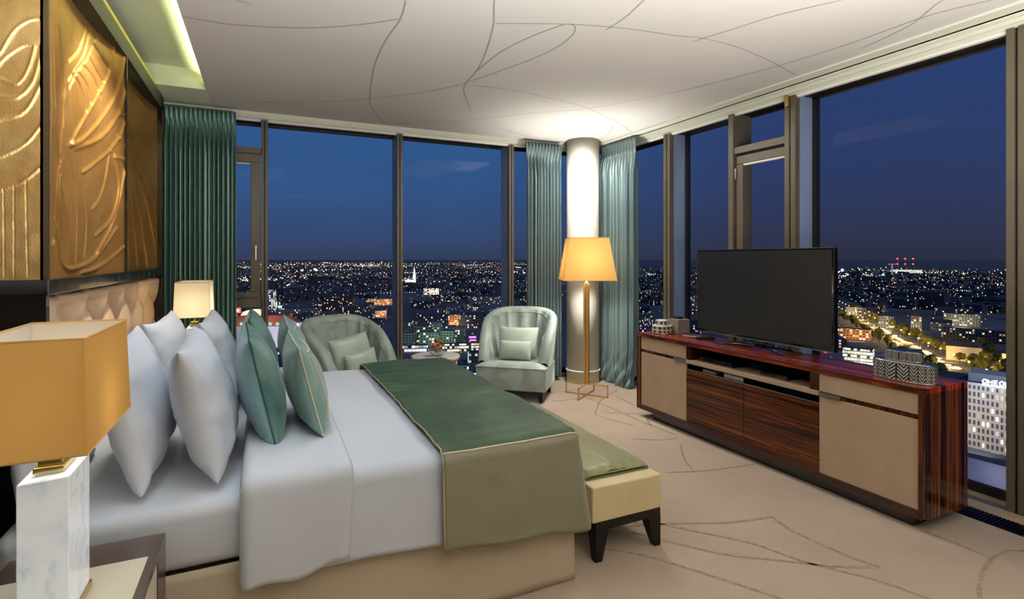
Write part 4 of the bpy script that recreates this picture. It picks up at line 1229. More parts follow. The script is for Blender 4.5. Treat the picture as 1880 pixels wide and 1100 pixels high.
# ------------------------------------------------------------------ armchairs
M['velvet_chair'] = velvet('pale_teal_chair_velvet', lin(130, 145, 138), lin(156, 169, 162), 6, 0.5)
def armchair(loc, rz, label):
    t = thing('armchair', label, 'armchair', loc, rz, 'tub armchairs by the window')
    W, D = 0.68, 0.60
    zs = 0.325
    # base
    b = MB().box(-W / 2, -D / 2, 0.105, W / 2, D / 2 - 0.08, zs)
    b.build('seat_base', ['velvet_chair'], t, bevel=0.015, seg=3, smooth=True)
    def seat(u, v):
        x = (u - 0.5) * (W + 0.006); y = -D / 2 - 0.004 + v * (D - 0.06)
        e = min(u, 1 - u) * 2; g = min(v, 1 - v) * 2
        return (x, y, zs - 0.012 + 0.052 * (min(1, e * 3.0) ** 0.5) * (min(1, g * 3.0) ** 0.5) - 0.02 * v)
    MB().grid(seat, 30, 30).build('seat', ['velvet_chair'], t, smooth=True)
    MB().tube([(-W / 2 - 0.003, -D / 2 + 0.3, zs - 0.004), (-W / 2 - 0.003, -D / 2 - 0.003, zs - 0.004), (W / 2 + 0.003, -D / 2 - 0.003, zs - 0.004), (W / 2 + 0.003, -D / 2 + 0.3, zs - 0.004)], 0.004, 6).build('piping', ['velvet_chair'], t, smooth=True)
    # tub back
    def plan(s):
        # s -1..1 , returns point and outward normal
        a = abs(s); sg = 1 if s >= 0 else -1
        Ls = 0.26; R = 0.34; La = R * PI / 2 * 0.9; T = Ls + La
        d = a * T
        if d <= La:
            q = d / La * PI / 2
            ex = 0.80
            x = R * math.sin(q) ** ex; y = 0.06 + 0.27 * math.cos(q) ** ex
            nx, ny = math.sin(q), math.cos(q)
        else:
            x = R; y = 0.06 - (d - La); nx, ny = 1, 0
        return x * sg, y, nx * sg, ny
    def top(s):
        a = abs(s)
        return 0.36 + 0.485 * max(0.0, 1 - a ** 2.6) ** 0.75
    NCH = 10
    def shell(u, v):
        s = (2 * u - 1)
        x, y, nx, ny = plan(s); zt = top(s)
        ch = 1 - abs(math.cos(PI * NCH * u)) ** 6
        th = 0.085
        lo = 0.13 if v < 0.5 else 0.30
        # v 0..0.42 outer up, .42-.58 over the top, .58-1 inner down
        if v < 0.42:
            k = v / 0.42; z = 0.11 + (zt - 0.035 - 0.11) * k; off = 0.0
            lean = 0.05 * max(0, (z - 0.3) / 0.5)
        elif v < 0.58:
            k = (v - 0.42) / 0.16; q = k * PI
            z = zt - 0.035 + 0.035 * math.sin(q); off = -(th * 0.5) * (1 - math.cos(q))
            lean = 0.05 * max(0, (z - 0.3) / 0.5)
        else:
            k = (v - 0.58) / 0.42; z = zt - 0.035 + (0.30 - (zt - 0.035)) * k; off = -th - 0.020 * (1 - ch) - 0.03 * k
            lean = 0.05 * max(0, (z - 0.3) / 0.5)
        r = off + lean
        return (x + nx * r, y + ny * r, max(z, 0.11))
    MB().grid(shell, 120, 44).build('back_shell', ['velvet_chair'], t, smooth=True)
    pts = []
    for i in range(61):
        p = Vector(shell(i / 60, 0.60)); pts.append(p + Vector((0, 0, 0.003)))
    MB().tube(pts, 0.004, 6).build('back_piping', ['velvet_chair'], t, smooth=True)
    for sx in (-1, 1):
        for y in (-D / 2 + 0.05, D / 2 - 0.12):
            x = sx * (W / 2 - 0.055)
            MB().hexa([(x - .014, y - .014, 0.001), (x + .014, y - .014, 0.001), (x + .014, y + .014, 0.001), (x - .014, y + .014, 0.001)],
                      [(x - .028, y - .028, 0.106), (x + .028, y - .028, 0.106), (x + .028, y + .028, 0.106), (x - .028, y + .028, 0.106)]).build('leg', ['legwood'], t)
    return t

def put_local(loc, rz, p):
    c_, s_ = math.cos(rz), math.sin(rz)
    return (loc[0] + p[0] * c_ - p[1] * s_, loc[1] + p[0] * s_ + p[1] * c_, loc[2] + p[2])

def chair_cushions(loc, rz, who, roll=0.0):
    for nm, W_, H_, T_, p, tilt, lb in (('cushion', 0.40, 0.30, 0.13, (0.0, 0.035, 0.515), 0.28, 'larger pale green silk cushion on the armchair %s' % who),
                                        ('cushion', 0.32, 0.185, 0.11, (0.0, -0.075, 0.452), 0.22, 'small oblong pale green cushion on the armchair %s' % who)):
        F, B = pillow_mesh(W_, H_, T_, 0.05, 24, 0.003, 3, 0.05)
        mb = MB().grid(F, 24, 24).grid(lambda u, v: B(1 - u, v), 24, 24)
        # local x is thickness; turn to face -y
        o = mb.build(nm, ['silk_pale'], smooth=True, weld=True)
        R = Matrix.Rotation(rz, 4, 'Z') @ Matrix.Rotation(-PI / 2, 4, 'Z') @ Matrix.Rotation(roll, 4, 'X') @ Matrix.Rotation(-tilt, 4, 'Y')
        o.rotation_euler = R.to_euler()
        o.location = put_local(loc, rz, (p[0], p[1] - (0.015 if W_ < 0.35 else 0.0) - (0.02 if roll else 0), p[2] + (0.025 if roll else 0)))
        tag(o, lb, 'cushion', 'cushions on the armchairs')

# right chair: front from (1.854,4.76) to (2.37,4.33)
rzR = -0.68
locR = (2.29, 4.77, 0)
armchair(locR, rzR, 'pale green velvet tub armchair between the round side table and the corner curtain')
chair_cushions(locR, rzR, 'by the floor lamp')
rzL = 0.52
locL = (0.70, 4.70, 0)
armchair(locL, rzL, 'green velvet tub armchair behind the bed, left of the round side table')
chair_cushions(locL, rzL, 'behind the bed', 0.10)

# ------------------------------------------------------------------ side table with fruit bowl
st = thing('side_table', 'small round cream-topped side table with gold legs between the armchairs', 'side table', (1.40, 4.59, 0))
MB().lathe([(0.200, 0.462), (0.213, 0.466), (0.213, 0.482), (0.208, 0.487)], n=48).build('table_top', ['marble'], st, smooth=False, bevel=0.002)
MB().lathe([(0.196, 0.452), (0.202, 0.452), (0.202, 0.462), (0.196, 0.462)], n=48, cap=False).build('ring', ['gold'], st)
for a in (-0.75, 0.82, 2.39, 3.96):
    MB().tube([(0.185 * math.cos(a), 0.185 * math.sin(a), 0.002), (0.192 * math.cos(a), 0.192 * math.sin(a), 0.455)], 0.011, 10).build('leg', ['gold'], st, smooth=True)
MB().tube([(0.17 * math.cos(q * PI / 12), 0.17 * math.sin(q * PI / 12), 0.012) for q in range(24)], 0.006, 6, closed=True).build('foot_ring', ['gold'], st, smooth=True)

bowl = thing('fruit_bowl', 'round cut-glass bowl filled with fruit on the side table', 'bowl', (1.395, 4.54, 0.487))
MB().lathe([(0.030, 0.0), (0.034, 0.004), (0.060, 0.024), (0.076, 0.056), (0.074, 0.085), (0.066, 0.100), (0.063, 0.099), (0.070, 0.084), (0.071, 0.056), (0.056, 0.028), (0.028, 0.008), (0.001, 0.007)], n=40, cap=True).build('glass_body', ['bowl_glass'], bowl, smooth=True)
random.seed(3)
for i, (x, y, z) in enumerate([(-0.030, -0.022, 0.092), (0.0, -0.030, 0.100), (-0.045, 0.005, 0.085), (0.022, -0.040, 0.080), (-0.020, -0.03, 0.050)]):
    s = thing('strawberry', 'red strawberry heaped with others in the glass bowl', 'strawberry', (1.395 + x, 4.54 + y, 0.487 + z), i, 'strawberries in the bowl')
    MB().lathe([(0.001, -0.017), (0.008, -0.012), (0.014, 0.0), (0.0155, 0.008), (0.011, 0.014), (0.002, 0.016)], n=14).build('flesh', ['berry'], s, smooth=True)
    MB().lathe([(0.010, 0.0155), (0.006, 0.018), (0.001, 0.018)], n=6).build('calyx', ['grape'], s)
for i in range(16):
    a = i * 2.4; r_ = 0.012 + 0.030 * ((i * 7) % 5) / 5
    z = 0.030 + 0.06 * ((i * 5) % 7) / 7
    o = MB().ball((0, 0, 0), 0.013, 7).build('grape', ['grape'], smooth=True)
    o.location = (1.395 + 0.020 + r_ * math.cos(a), 4.54 + 0.008 + r_ * math.sin(a), 0.487 + z + 0.012)
    tag(o, 'green grape heaped with others in the glass bowl', 'grape', 'grapes in the bowl')
for i, (a, z) in enumerate(((0.25, 0.118), (0.05, 0.112))):
    o = MB().tube([(-0.045, 0, 0.012), (0.0, 0, 0.0), (0.045, 0, -0.012)], 0.0075, 8).build('cinnamon_stick', ['cinnamon'], smooth=True)
    o.location = (1.395 + 0.022, 4.54 - 0.004 + i * 0.018, 0.487 + z + 0.012); o.rotation_euler = (0, 0, -a)
    tag(o, ['orange-brown cinnamon stick lying uppermost across the fruit', 'cinnamon stick tucked behind the uppermost one in the bowl'][i], 'cinnamon stick', 'cinnamon sticks')

# ------------------------------------------------------------------ floor lamp
FLX, FLY = 2.888, 4.446
flm = thing('floor_lamp', 'gold floor lamp with tapered apricot shade standing before the round column', 'floor lamp', (FLX, FLY, 0), -0.93)
L2, hh, th_ = 0.215, 0.118, 0.006
for nm, ax in (('foot_frame', 0), ('foot_frame', 1)):
    f_ = MB()
    def bar(a0, z0, a1, z1):
        if ax == 0: f_.box(min(a0, a1) - th_, -th_, min(z0, z1) - th_ + th_, max(a0, a1) + th_, th_, max(z0, z1) + th_ + th_)
        else: f_.box(-th_, min(a0, a1) - th_, min(z0, z1), th_, max(a0, a1) + th_, max(z0, z1) + 2 * th_)
    bar(-L2, 0.0, L2, 0.0); bar(-L2, hh - 0.01, L2, hh - 0.01); bar(-L2, 0, -L2, hh - 0.01); bar(L2, 0, L2, hh - 0.01)
    f_.build(nm, ['gold'], flm)
p_ = MB()
for x in (-1, 1):
    for y in (-1, 1):
        p_.box(x * 0.005, y * 0.005, hh - 0.005, x * 0.024, y * 0.024, 1.10)
p_.box(-0.006, -0.006, hh - 0.005, 0.006, 0.006, 1.10)
p_.build('pole', ['gold'], flm)
MB().lathe([(0.016, 1.10), (0.010, 1.115), (0.010, 1.20), (0.004, 1.205), (0.004, 1.54)], n=12).build('stem', ['white_paint'], flm, smooth=True)
s = MB()
def ring4(w, z): return [(-w, -w, z), (w, -w, z), (w, w, z), (-w, w, z)]
s.add(ring4(0.252, 1.137) + ring4(0.188, 1.545), [(0, 1, 5, 4), (1, 2, 6, 5), (2, 3, 7, 6), (3, 0, 4, 7)])
so = s.build('lamp_shade', ['shade_floor'], flm); so.rotation_euler = (0, 0, 0.50)
MB().tube(ring4(0.252, 1.137), 0.003, 5, closed=True).build('shade_trim', ['shade_trim'], so)
MB().tube(ring4(0.188, 1.545), 0.003, 5, closed=True).build('shade_trim', ['shade_trim'], so)
lamp('POINT', 'floor_lamp_bulb_light', (0, 0, 1.30), 9, (1.0, 0.90, 0.76), 0.08, parent=flm)
lamp('SPOT', 'floor_lamp_down_light', (0, 0, 1.22), 46, (1.0, 0.92, 0.82), 0.05, spot=2.3, blend=0.5, parent=flm)
lamp('SPOT', 'floor_lamp_up_light', (0, 0, 1.50), 105, (1.0, 0.95, 0.88), 0.05, rot=(PI, 0, 0), spot=2.1, blend=1.0, parent=flm)

# ------------------------------------------------------------------ curtains
def curtain(label, p0, p1, out, nf, zt, zb, m_, puddle=0.0, spread=0.0, seed=0, amp=0.045):
    """p0->p1 plan line, out = unit vector into the room"""
    t = thing('curtain', label, 'curtain', (p0[0], p0[1], 0), 0, 'teal silk curtains')
    d = Vector((p1[0] - p0[0], p1[1] - p0[1], 0)); Lc = d.length; d.normalize(); o_ = Vector((out[0], out[1], 0))
    H = zt - zb
    nu = nf * 14; nv = 90
    rnd = random.Random(seed)
    ph = [rnd.uniform(-0.25, 0.25) for _ in range(nf + 2)]
    am = [rnd.uniform(0.7, 1.15) for _ in range(nf + 2)]
    def f(u, v):
        vv = v ** 1.0
        drop = (1 - vv) * H          # from top, v=1 top
        k = u * nf; i = int(min(k, nf - 1e-6)); fr_ = k - i
        body = min(1, max(0, (drop - 0.12) / 0.25))
        head = max(0, min(1, drop / 0.02))
        ph_ = (ph[i] * (1 - fr_) + ph[i + 1] * fr_) * body
        a_ = am[i] * (1 - fr_) + am[i + 1] * fr_
        w = math.sin(2 * PI * (k + ph_ * 0.6))
        w = math.copysign(abs(w) ** 0.75, w)
        w2 = math.sin(2 * PI * k * 2 + 1.0)
        if drop < 0.12:
            e = 1 - abs(drop - 0.0) / 0.12
            off = 0.010 + 0.016 * e * math.sin(2 * PI * k) + 0.006 * w2 * e
        elif drop < 0.37:
            b = (drop - 0.12) / 0.25
            pinch = abs(math.sin(PI * (k * 2))) ** 0.7 * math.sin(min(1, b * 2.2) * PI / 2) * (1 - b)
            off = 0.010 + amp * w * a_ * (b ** 0.7) + 0.012 * pinch
        else:
            off = 0.010 + amp * w * a_ + 0.004 * w2
        lat = 0.008 * math.sin(2 * PI * 2 * k + 0.6) * body
        s_ = u * Lc + lat
        if drop > 0.3: s_ += spread * ((drop - 0.3) / H) * u
        if puddle:
            q = max(0, (drop - H + 0.45) / 0.45)
            off += puddle * q * q * (0.4 + 0.6 * u) + 0.02 * q * math.sin(2 * PI * k * 1.3 + drop * 30)
        off += 0.006 * noise.noise(Vector((u * 12, drop * 1.2, seed)))
        z = zb + vv * H
        p = d * s_ + o_ * off
        return (p.x, p.y, z)
    MB().grid(f, nu, nv).build('cloth', [m_], t, smooth=True, solid=0.003)
    return t
curtain('gathered teal silk curtain behind the far bedside lamp, beside the headboard wall', (-0.715, 5.13), (-0.205, 5.13), (0, -1), 15, 2.597, 0.012, 'curtain', seed=1, amp=0.046)
curtain('gathered grey-teal silk curtain left of the round column', (2.565, 5.13), (3.00, 5.13), (0, -1), 11, 2.60, 0.05, 'curtain_grey', seed=2, amp=0.048)
curtain('gathered grey-teal silk curtain right of the round column, pooling on the carpet', (3.50, 5.06), (3.50, 4.45), (-1, 0), 12, 2.615, 0.006, 'curtain_grey', puddle=0.07, seed=3, amp=0.050)

# ================================================================== the city outside, about a hundred metres below
GZ = -100.0
fill_sun = lamp('SUN', 'city_fill', (0, 0, 300), 0.60, (0.84, 0.88, 1.0), 0.6, rot=(0.75, 0.35, 0))  # added directional fill to bring up roofs and walls facing the room

def facade(name, wall, lit=0.3, strength=2.0, cw=3.0, ch=3.2, warm=0.6, win=(0.30, 0.30), glow=None, cell=1):
    """lit windows: every cell of a facade grid is on or off"""
    m = mat(name, wall, 0.85)
    n, l, b = nodes(m)
    uv = n.new('ShaderNodeUVMap'); sp = n.new('ShaderNodeSeparateXYZ'); l.new(uv.outputs[0], sp.inputs[0])
    oi = n.new('ShaderNodeObjectInfo')
    def mt(op, a, bb=None, c=None):
        q = n.new('ShaderNodeMath'); q.operation = op
        for i, x in enumerate((a, bb, c)):
            if x is None: continue
            if isinstance(x, (int, float)): q.inputs[i].default_value = x
            else: l.new(x, q.inputs[i])
        return q.outputs[0]
    x = mt('DIVIDE', sp.outputs[0], cw); y = mt('DIVIDE', sp.outputs[1], ch)
    fx = mt('ABSOLUTE', mt('SUBTRACT', mt('FRACT', x), 0.5)); fy = mt('ABSOLUTE', mt('SUBTRACT', mt('FRACT', y), 0.5))
    inside = mt('MULTIPLY', mt('LESS_THAN', fx, win[0]), mt('LESS_THAN', fy, win[1]))
    cb_ = n.new('ShaderNodeCombineXYZ')
    l.new(mt('FLOOR', x), cb_.inputs[0]); l.new(mt('FLOOR', y), cb_.inputs[1]); l.new(mt('MULTIPLY', oi.outputs['Random'], 97.0), cb_.inputs[2])
    wnz = n.new('ShaderNodeTexWhiteNoise'); wnz.noise_dimensions = '3D'; l.new(cb_.outputs[0], wnz.inputs['Vector'])
    on = mt('LESS_THAN', wnz.outputs['Value'], lit)
    col = n.new('ShaderNodeValToRGB'); col.color_ramp.interpolation = 'CONSTANT'
    el = col.color_ramp.elements
    el[0].position = 0; el[0].color = (1.0, 0.72, 0.34, 1); el[1].position = warm; el[1].color = (1.0, 0.90, 0.66, 1)
    e_ = el.new(min(0.99, warm + (1 - warm) * 0.6)); e_.color = (0.75, 0.9, 1.0, 1)
    sc_ = n.new('ShaderNodeSeparateXYZ'); l.new(wnz.outputs['Color'], sc_.inputs[0]); l.new(sc_.outputs[1], col.inputs[0])
    br = mt('MULTIPLY_ADD', sc_.outputs[2], 1.2, 0.25)
    em = mt('MULTIPLY', mt('MULTIPLY', mt('MULTIPLY', inside, on), br), strength)
    l.new(col.outputs[0], b.inputs['Emission Color']); l.new(em, b.inputs['Emission Strength'])
    dk = n.new('ShaderNodeMix'); dk.data_type = 'RGBA'
    l.new(inside, dk.inputs['Factor']); dk.inputs[6].default_value = wall; dk.inputs[7].default_value = (wall[0] * .15, wall[1] * .17, wall[2] * .22, 1)
    tint = n.new('ShaderNodeMix'); tint.data_type = 'RGBA'; tint.blend_type = 'MULTIPLY'; tint.inputs['Factor'].default_value = 1
    vr = n.new('ShaderNodeMapRange'); vr.inputs['To Min'].default_value = 0.5; vr.inputs['To Max'].default_value = 1.15
    l.new(oi.outputs['Random'], vr.inputs['Value'])
    l.new(dk.outputs[2], tint.inputs[6]); l.new(vr.outputs[0], tint.inputs[7])
    l.new(tint.outputs[2], b.inputs['Base Color'])
    m.cycles.emission_sampling = 'NONE'
    return m

M['fc_dark'] = facade('night_facade', lin(96, 96, 104), 0.16, 1.3)
M['fc_far'] = facade('far_night_facade', lin(74, 76, 86), 0.05, 1.2)
M['fc_pale'] = facade('pale_night_facade', lin(150, 148, 144), 0.18, 1.5)
M['fc_brick'] = facade('brick_night_facade', lin(118, 84, 68), 0.15, 1.3)
M['fc_green'] = facade('pale_green_facade', lin(150, 170, 148), 0.22, 2.0, 3.4, 3.0)
M['fc_orange'] = facade('orange_lit_facade', lin(210, 148, 98), 0.35, 1.8, 3.4, 3.0, 0.5)
M['fc_tower'] = facade('lilac_tower_facade', lin(160, 144, 190), 0.6, 2.0, 3.6, 3.2, 0.3)
M['fc_store'] = facade('white_store_facade', lin(226, 220, 226), 0.0, 1.0, 6, 30, win=(-1, -1))
M['fc_storewin'] = facade('white_wing_facade', lin(226, 220, 226), 0.55, 2.4, 4.2, 6.0, 0.2, (0.32, 0.28))
M['fc_hotel'] = facade('office_grid_facade', lin(214, 198, 182), 0.24, 1.3, 1.62, 3.3, 0.45, (0.27, 0.31))
M['fc_strip'] = facade('strip_lit_facade', lin(200, 190, 170), 0.75, 2.6, 2.6, 3.2, 0.4, (0.42, 0.30))
M['fc_lilac'] = facade('lilac_lit_facade', lin(190, 160, 210), 0.8, 1.3, 4, 4.0, 0.0, (0.46, 0.34))
M['roof_dark'] = varied('slate_roof', lin(46, 50, 62), lin(64, 68, 80), 0.8, 0.06)
M['roof_red'] = varied('red_tile_roof', lin(168, 84, 60), lin(182, 96, 70), 0.85, 0.2)
M['ground_city'] = varied('dark_streets', lin(68, 70, 76), lin(96, 98, 104), 0.95, 0.004, detail=6)
M['asphalt'] = mat('asphalt', lin(80, 76, 72), 0.8)
M['bark'] = mat('bark', lin(60, 46, 34), 0.9)
M['leaves'] = varied('night_foliage', lin(70, 76, 32), lin(112, 108, 44), 0.9, 0.8, detail=5)

def glow(name, col, s):
    m = mat(name, (0.02, 0.02, 0.02, 1), 0.5)
    b = m.node_tree.nodes['Principled BSDF']
    b.inputs['Emission Color'].default_value = (*col, 1); b.inputs['Emission Strength'].default_value = s
    m.cycles.emission_sampling = 'NONE'
    M[name] = m
glow('g_warm', (1.0, 0.76, 0.44), 1.7); glow('g_orange', (1.0, 0.50, 0.18), 1.3); glow('g_white', (0.95, 0.97, 1.0), 3.2)
glow('g_cyan', (0.35, 0.85, 1.0), 2.0); glow('g_red', (1.0, 0.12, 0.08), 2.4); glow('g_green', (0.5, 1.0, 0.75), 1.6); glow('g_magenta', (1.0, 0.2, 0.9), 2.2)
glow('g_blue', (0.15, 0.3, 1.0), 2.0); glow('g_dim', (0.9, 0.6, 0.38), 0.45); glow('g_teal', (0.35, 0.9, 0.75), 0.9); glow('g_faint', (0.7, 0.72, 0.85), 0.28)
glow('g_sign', (0.86, 0.93, 1.0), 4.0); glow('g_yellow', (1.0, 0.72, 0.25), 3.0)

st_ = MB()
nr = 48
ring_pts = [(30000 * math.cos(a), 30000 * math.sin(a)) for a in (i * 2 * PI / nr for i in range(nr))]
st_.add([(x, y, GZ) for x, y in ring_pts], [tuple(range(nr))])
gr = st_.build('city_ground', ['ground_city']); gr['kind'] = 'structure'

def ubox(mb, w, d, z0, z1, mi=0, mr=1, cx=0, cy=0, roof=None, rh=4.0, seed=0):
    """box with metre UVs on the walls; roof None/'gable'/'hip'"""
    x0, x1, y0, y1 = cx - w / 2, cx + w / 2, cy - d / 2, cy + d / 2
    P = [(x0, y0), (x1, y0), (x1, y1), (x0, y1)]
    per = [w, d, w, d]; u = seed * 3.0
    for k in range(4):
        a, b = P[k], P[(k + 1) % 4]
        mb.add([(a[0], a[1], z0), (b[0], b[1], z0), (b[0], b[1], z1), (a[0], a[1], z1)], [(0, 1, 2, 3)], mi, [[(u, 0), (u + per[k], 0), (u + per[k], z1 - z0), (u, z1 - z0)]])
        u += per[k]
    z = [(0, 0)] * 4
    if roof is None:
        mb.add([(p[0], p[1], z1) for p in P], [(0, 1, 2, 3)], mr, [z])
    elif roof == 'gable' or roof == 'hip':
        ins = (min(w, d) * 0.5) if roof == 'hip' else 0.0
        if w >= d:
            r0 = (x0 + ins, cy, z1 + rh); r1 = (x1 - ins, cy, z1 + rh)
            mb.add([(p[0], p[1], z1) for p in P] + [r0, r1], [(0, 1, 5, 4), (2, 3, 4, 5), (3, 0, 4), (1, 2, 5)], mr, [z, z, z[:3], z[:3]])
        else:
            r0 = (cx, y0 + ins, z1 + rh); r1 = (cx, y1 - ins, z1 + rh)
            mb.add([(p[0], p[1], z1) for p in P] + [r0, r1], [(1, 2, 5, 4), (3, 0, 4, 5), (0, 1, 4), (2, 3, 5)], mr, [z, z, z[:3], z[:3]])
    return mb

def building(x, y, w, d, h, rz, wall, label, roof=None, rmat='roof_dark', rh=4.0, group=None, base=0.0, name='building', extra=None):
    mb = MB(); ubox(mb, w, d, base, h, 0, 1, roof=roof, rh=rh, seed=(x * 7 + y) % 13)
    if extra: extra(mb)
    o = mb.build(name, [wall, rmat, 'g_white', 'g_warm', 'g_teal', 'fc_pale'])
    o.location = (x, y, GZ); o.rotation_euler = (0, 0, rz)
    return tag(o, label, name.replace('_', ' '), group)

heroes = []
def H(*a, **k):
    heroes.append((a[0], a[1], max(a[2], a[3]) * 0.62 + 6)); return building(*a, **k)

# --- seen through the end windows
fz = -0.455      # the store's front faces the tower
sx, sy = 0.898, -0.44
# department store with red roof
ds = thing('department_store', 'long white floodlit building with red tiled roof and round green dormers', 'building', (0, 672, GZ), -0.42)
heroes.append((0, 672, 62)); heroes.append((35, 655, 40))
m_ = MB(); ubox(m_, 92, 26, 0, 25, 0, 1, roof='hip', rh=11); m_.build('building_body', ['fc_store', 'roof_red'], ds)
m_ = MB(); ubox(m_, 20, 28, 0, 30, 0, 1, cx=54, cy=-2); m_.build('corner_wing', ['fc_storewin', 'roof_dark'], ds)
MB().box(-8, -13.6, 0, 3, -12.8, 30).box(-9, -14.0, 29, 4, -12.6, 31).build('gabled_front', ['fc_store'], ds)
for i in range(11):
    x = -42 + i * 8.0
    if -10 < x < 5: continue
    MB().ball((x, -11.6, 27.6), 1.9, 8).build('dormer_window', ['g_teal'], ds, smooth=True)
lamp('AREA', 'store_floodlight', (20, 610, GZ + 4), 22000, (0.92, 0.88, 1.0), 40, rot=(1.80, 0, -0.42), size_y=4)
lamp('AREA', 'roof_floodlight', (-10, 648, GZ + 48), 9000, (1.0, 0.80, 0.70), 30, rot=(0.55, 0, -0.42), size_y=4)
hall = thing('glass_hall', 'arched glass hall glowing amber behind the red-roofed building', 'hall', (-13, 716, GZ), -0.42)
heroes.append((-13, 716, 30))
m_ = MB(); ubox(m_, 30, 16, 0, 30, 0, 1); m_.build('hall_base', ['fc_orange', 'roof_dark'], hall)
d_ = MB()
for j in range(11):
    a = PI * j / 10
    d_.tube([(11 * math.cos(a) + 3, -8, 31 + 8 * math.sin(a)), (11 * math.cos(a) + 3, 8, 31 + 8 * math.sin(a))], 0.28, 4)
for i in range(9):
    y = -8 + i * 2
    d_.tube([(11 * math.cos(PI * j / 14) + 3, y, 31 + 8 * math.sin(PI * j / 14)) for j in range(15)], 0.26, 4)
d_.build('roof_lattice', ['g_warm'], hall)
rs = building(-30, 750, 12, 3, 41, -0.42, 'fc_dark', 'building with a glowing red sign board behind the glass hall', name='building')
m_ = MB().box(-7, -2.2, 33, 7, -1.6, 39); s_ = m_.build('sign_board', ['g_red'], rs)
m_ = MB()
for i in range(7): m_.box(-5.2 + i * 1.5, -2.6, 35, -4.2 + i * 1.5, -2.2, 37)
m_.build('sign_lettering', ['g_white'], s_)
H(17, 1111, 11, 11, 42, -0.3, 'fc_tower', 'slim lilac tower block with rows of lit windows, right of the casement post')
c_ = H(30, 1152, 16, 12, 17, -0.3, 'fc_dark', 'low block lit cyan on its front beside the lilac tower')
MB().box(-7, -6.4, 4, -2, -6.1, 16).box(0, -6.4, 2, 7, -6.1, 8).build('lit_front', ['g_cyan'], c_)
# church
ch = thing('church', 'floodlit church with a tall white spire in the far distance', 'church', (528, 2037, GZ), -0.3)
heroes.append((528, 2037, 45))
MB().lathe([(6, 0), (6, 34), (5, 36), (0.4, 80)], n=8, cx=6).build('spire', ['fc_store'], ch)
m_ = MB(); ubox(m_, 34, 14, 0, 16, 0, 1, cx=-10, roof='gable', rh=9); m_.build('nave', ['fc_store', 'roof_dark'], ch)
lamp('SPOT', 'church_floodlight', (512, 1975, GZ + 6), 900000, (1.0, 0.90, 0.72), 2, rot=(1.85, 0, -0.25), spot=1.1, blend=0.5)
H(252, 738, 15, 16, 20, -0.42, 'fc_orange', 'orange-lit gable end of a long apartment block, middle of the end windows')
H(276, 729, 36, 14, 19, -0.42, 'fc_dark', 'long apartment block with many lit windows joined to the orange gable end')
lamp('AREA', 'street_glow', (246, 716, GZ + 5), 5000, (1.0, 0.70, 0.40), 12, rot=(1.8, 0, -0.42), size_y=3)
H(187, 937, 19, 12, 10.5, -0.25, 'fc_orange', 'small orange-lit block above the left armchair')
lamp('AREA', 'street_glow', (182, 915, GZ + 3), 6000, (1.0, 0.68, 0.38), 14, rot=(1.8, 0, -0.25), size_y=3)
H(425, 1438, 42, 16, 18, -0.3, 'fc_strip', 'bright beige lit building above the fruit bowl, in the middle distance')
H(240, 1180, 70, 14, 12, -0.35, 'fc_orange', 'long low orange-lit row above the left armchair, in the middle distance')
lamp('AREA', 'street_glow', (232, 1155, GZ + 3), 16000, (1.0, 0.68, 0.4), 50, rot=(1.8, 0, -0.35), size_y=3)
for i, (x, y, w, d, h) in enumerate(((157, 626, 17, 12, 14), (178, 634, 20, 13, 20), (199, 652, 14, 12, 21), (177, 606, 22, 12, 15), (199, 604, 16, 12, 16), (217, 615, 13, 12, 18), (176, 700, 18, 12, 16), (214, 655, 22, 12, 15), (160, 660, 26, 12, 12))):
    H(x, y, w, d, h, -0.55 + 0.08 * (i % 3), 'fc_green', ['stepped pale green block left of the fruit bowl', 'tallest stepped pale green block left of the fruit bowl', 'pale green block just above the fruit bowl', 'pale green block directly behind the fruit bowl, lower terrace',
      'pale green block right of the fruit bowl, lower terrace', 'pale green block between the fruit bowl and the right armchair', 'pale green block behind the stepped terrace blocks', 'pale block behind the terrace, right of the fruit bowl', 'low pale green block at the left end of the terrace, by the mullion'][i])
lamp('AREA', 'court_glow', (182, 575, GZ + 26), 5500, (0.75, 1.0, 0.80), 30, rot=(1.0, 0, -0.3), size_y=6)
H(146, 571, 36, 10, 7, -0.30, 'fc_lilac', 'long low lilac-lit building left of the fruit bowl')
H(202, 550, 62, 10, 8.5, -0.28, 'fc_strip', 'long low cream-lit building with strip windows behind the side table')
mg = H(214, 562, 9, 6, 17, -0.4, 'fc_dark', 'dark block with a magenta light sign left of the right armchair')
MB().box(-4, -3.6, 12, 4, -3.2, 14).box(-3, -3.6, 9, 4, -3.2, 10.4).build('light_sign', ['g_magenta'], mg)
tw_ = H(188, 486, 13, 10, 11, -0.4, 'fc_dark', 'olive-lit low block with a teal light strip left of the right armchair')
MB().box(-7.2, -5.4, 0, -6.2, -4.8, 11).build('light_strip', ['g_teal'], tw_)
H(148, 438, 28, 14, 10, -0.35, 'fc_strip', 'low building with bright strip windows under the side table')
H(158, 410, 22, 12, 8, -0.35, 'fc_strip', 'low lit pavilion left of the right armchair base')
H(178, 425, 16, 10, 10, -0.35, 'fc_strip', 'small lit building between the side table and the right armchair')
H(50, 583, 40, 12, 6, -0.42, 'fc_strip', 'low glass-fronted station hall left of the green armchair')
H(47, 606, 46, 10, 13, -0.42, 'fc_pale', 'flat-roofed pale hall above the station, left of the green armchair')
H(52, 560, 46, 8, 3.5, -0.42, 'fc_dark', 'dark low platform roof in front of the station hall')

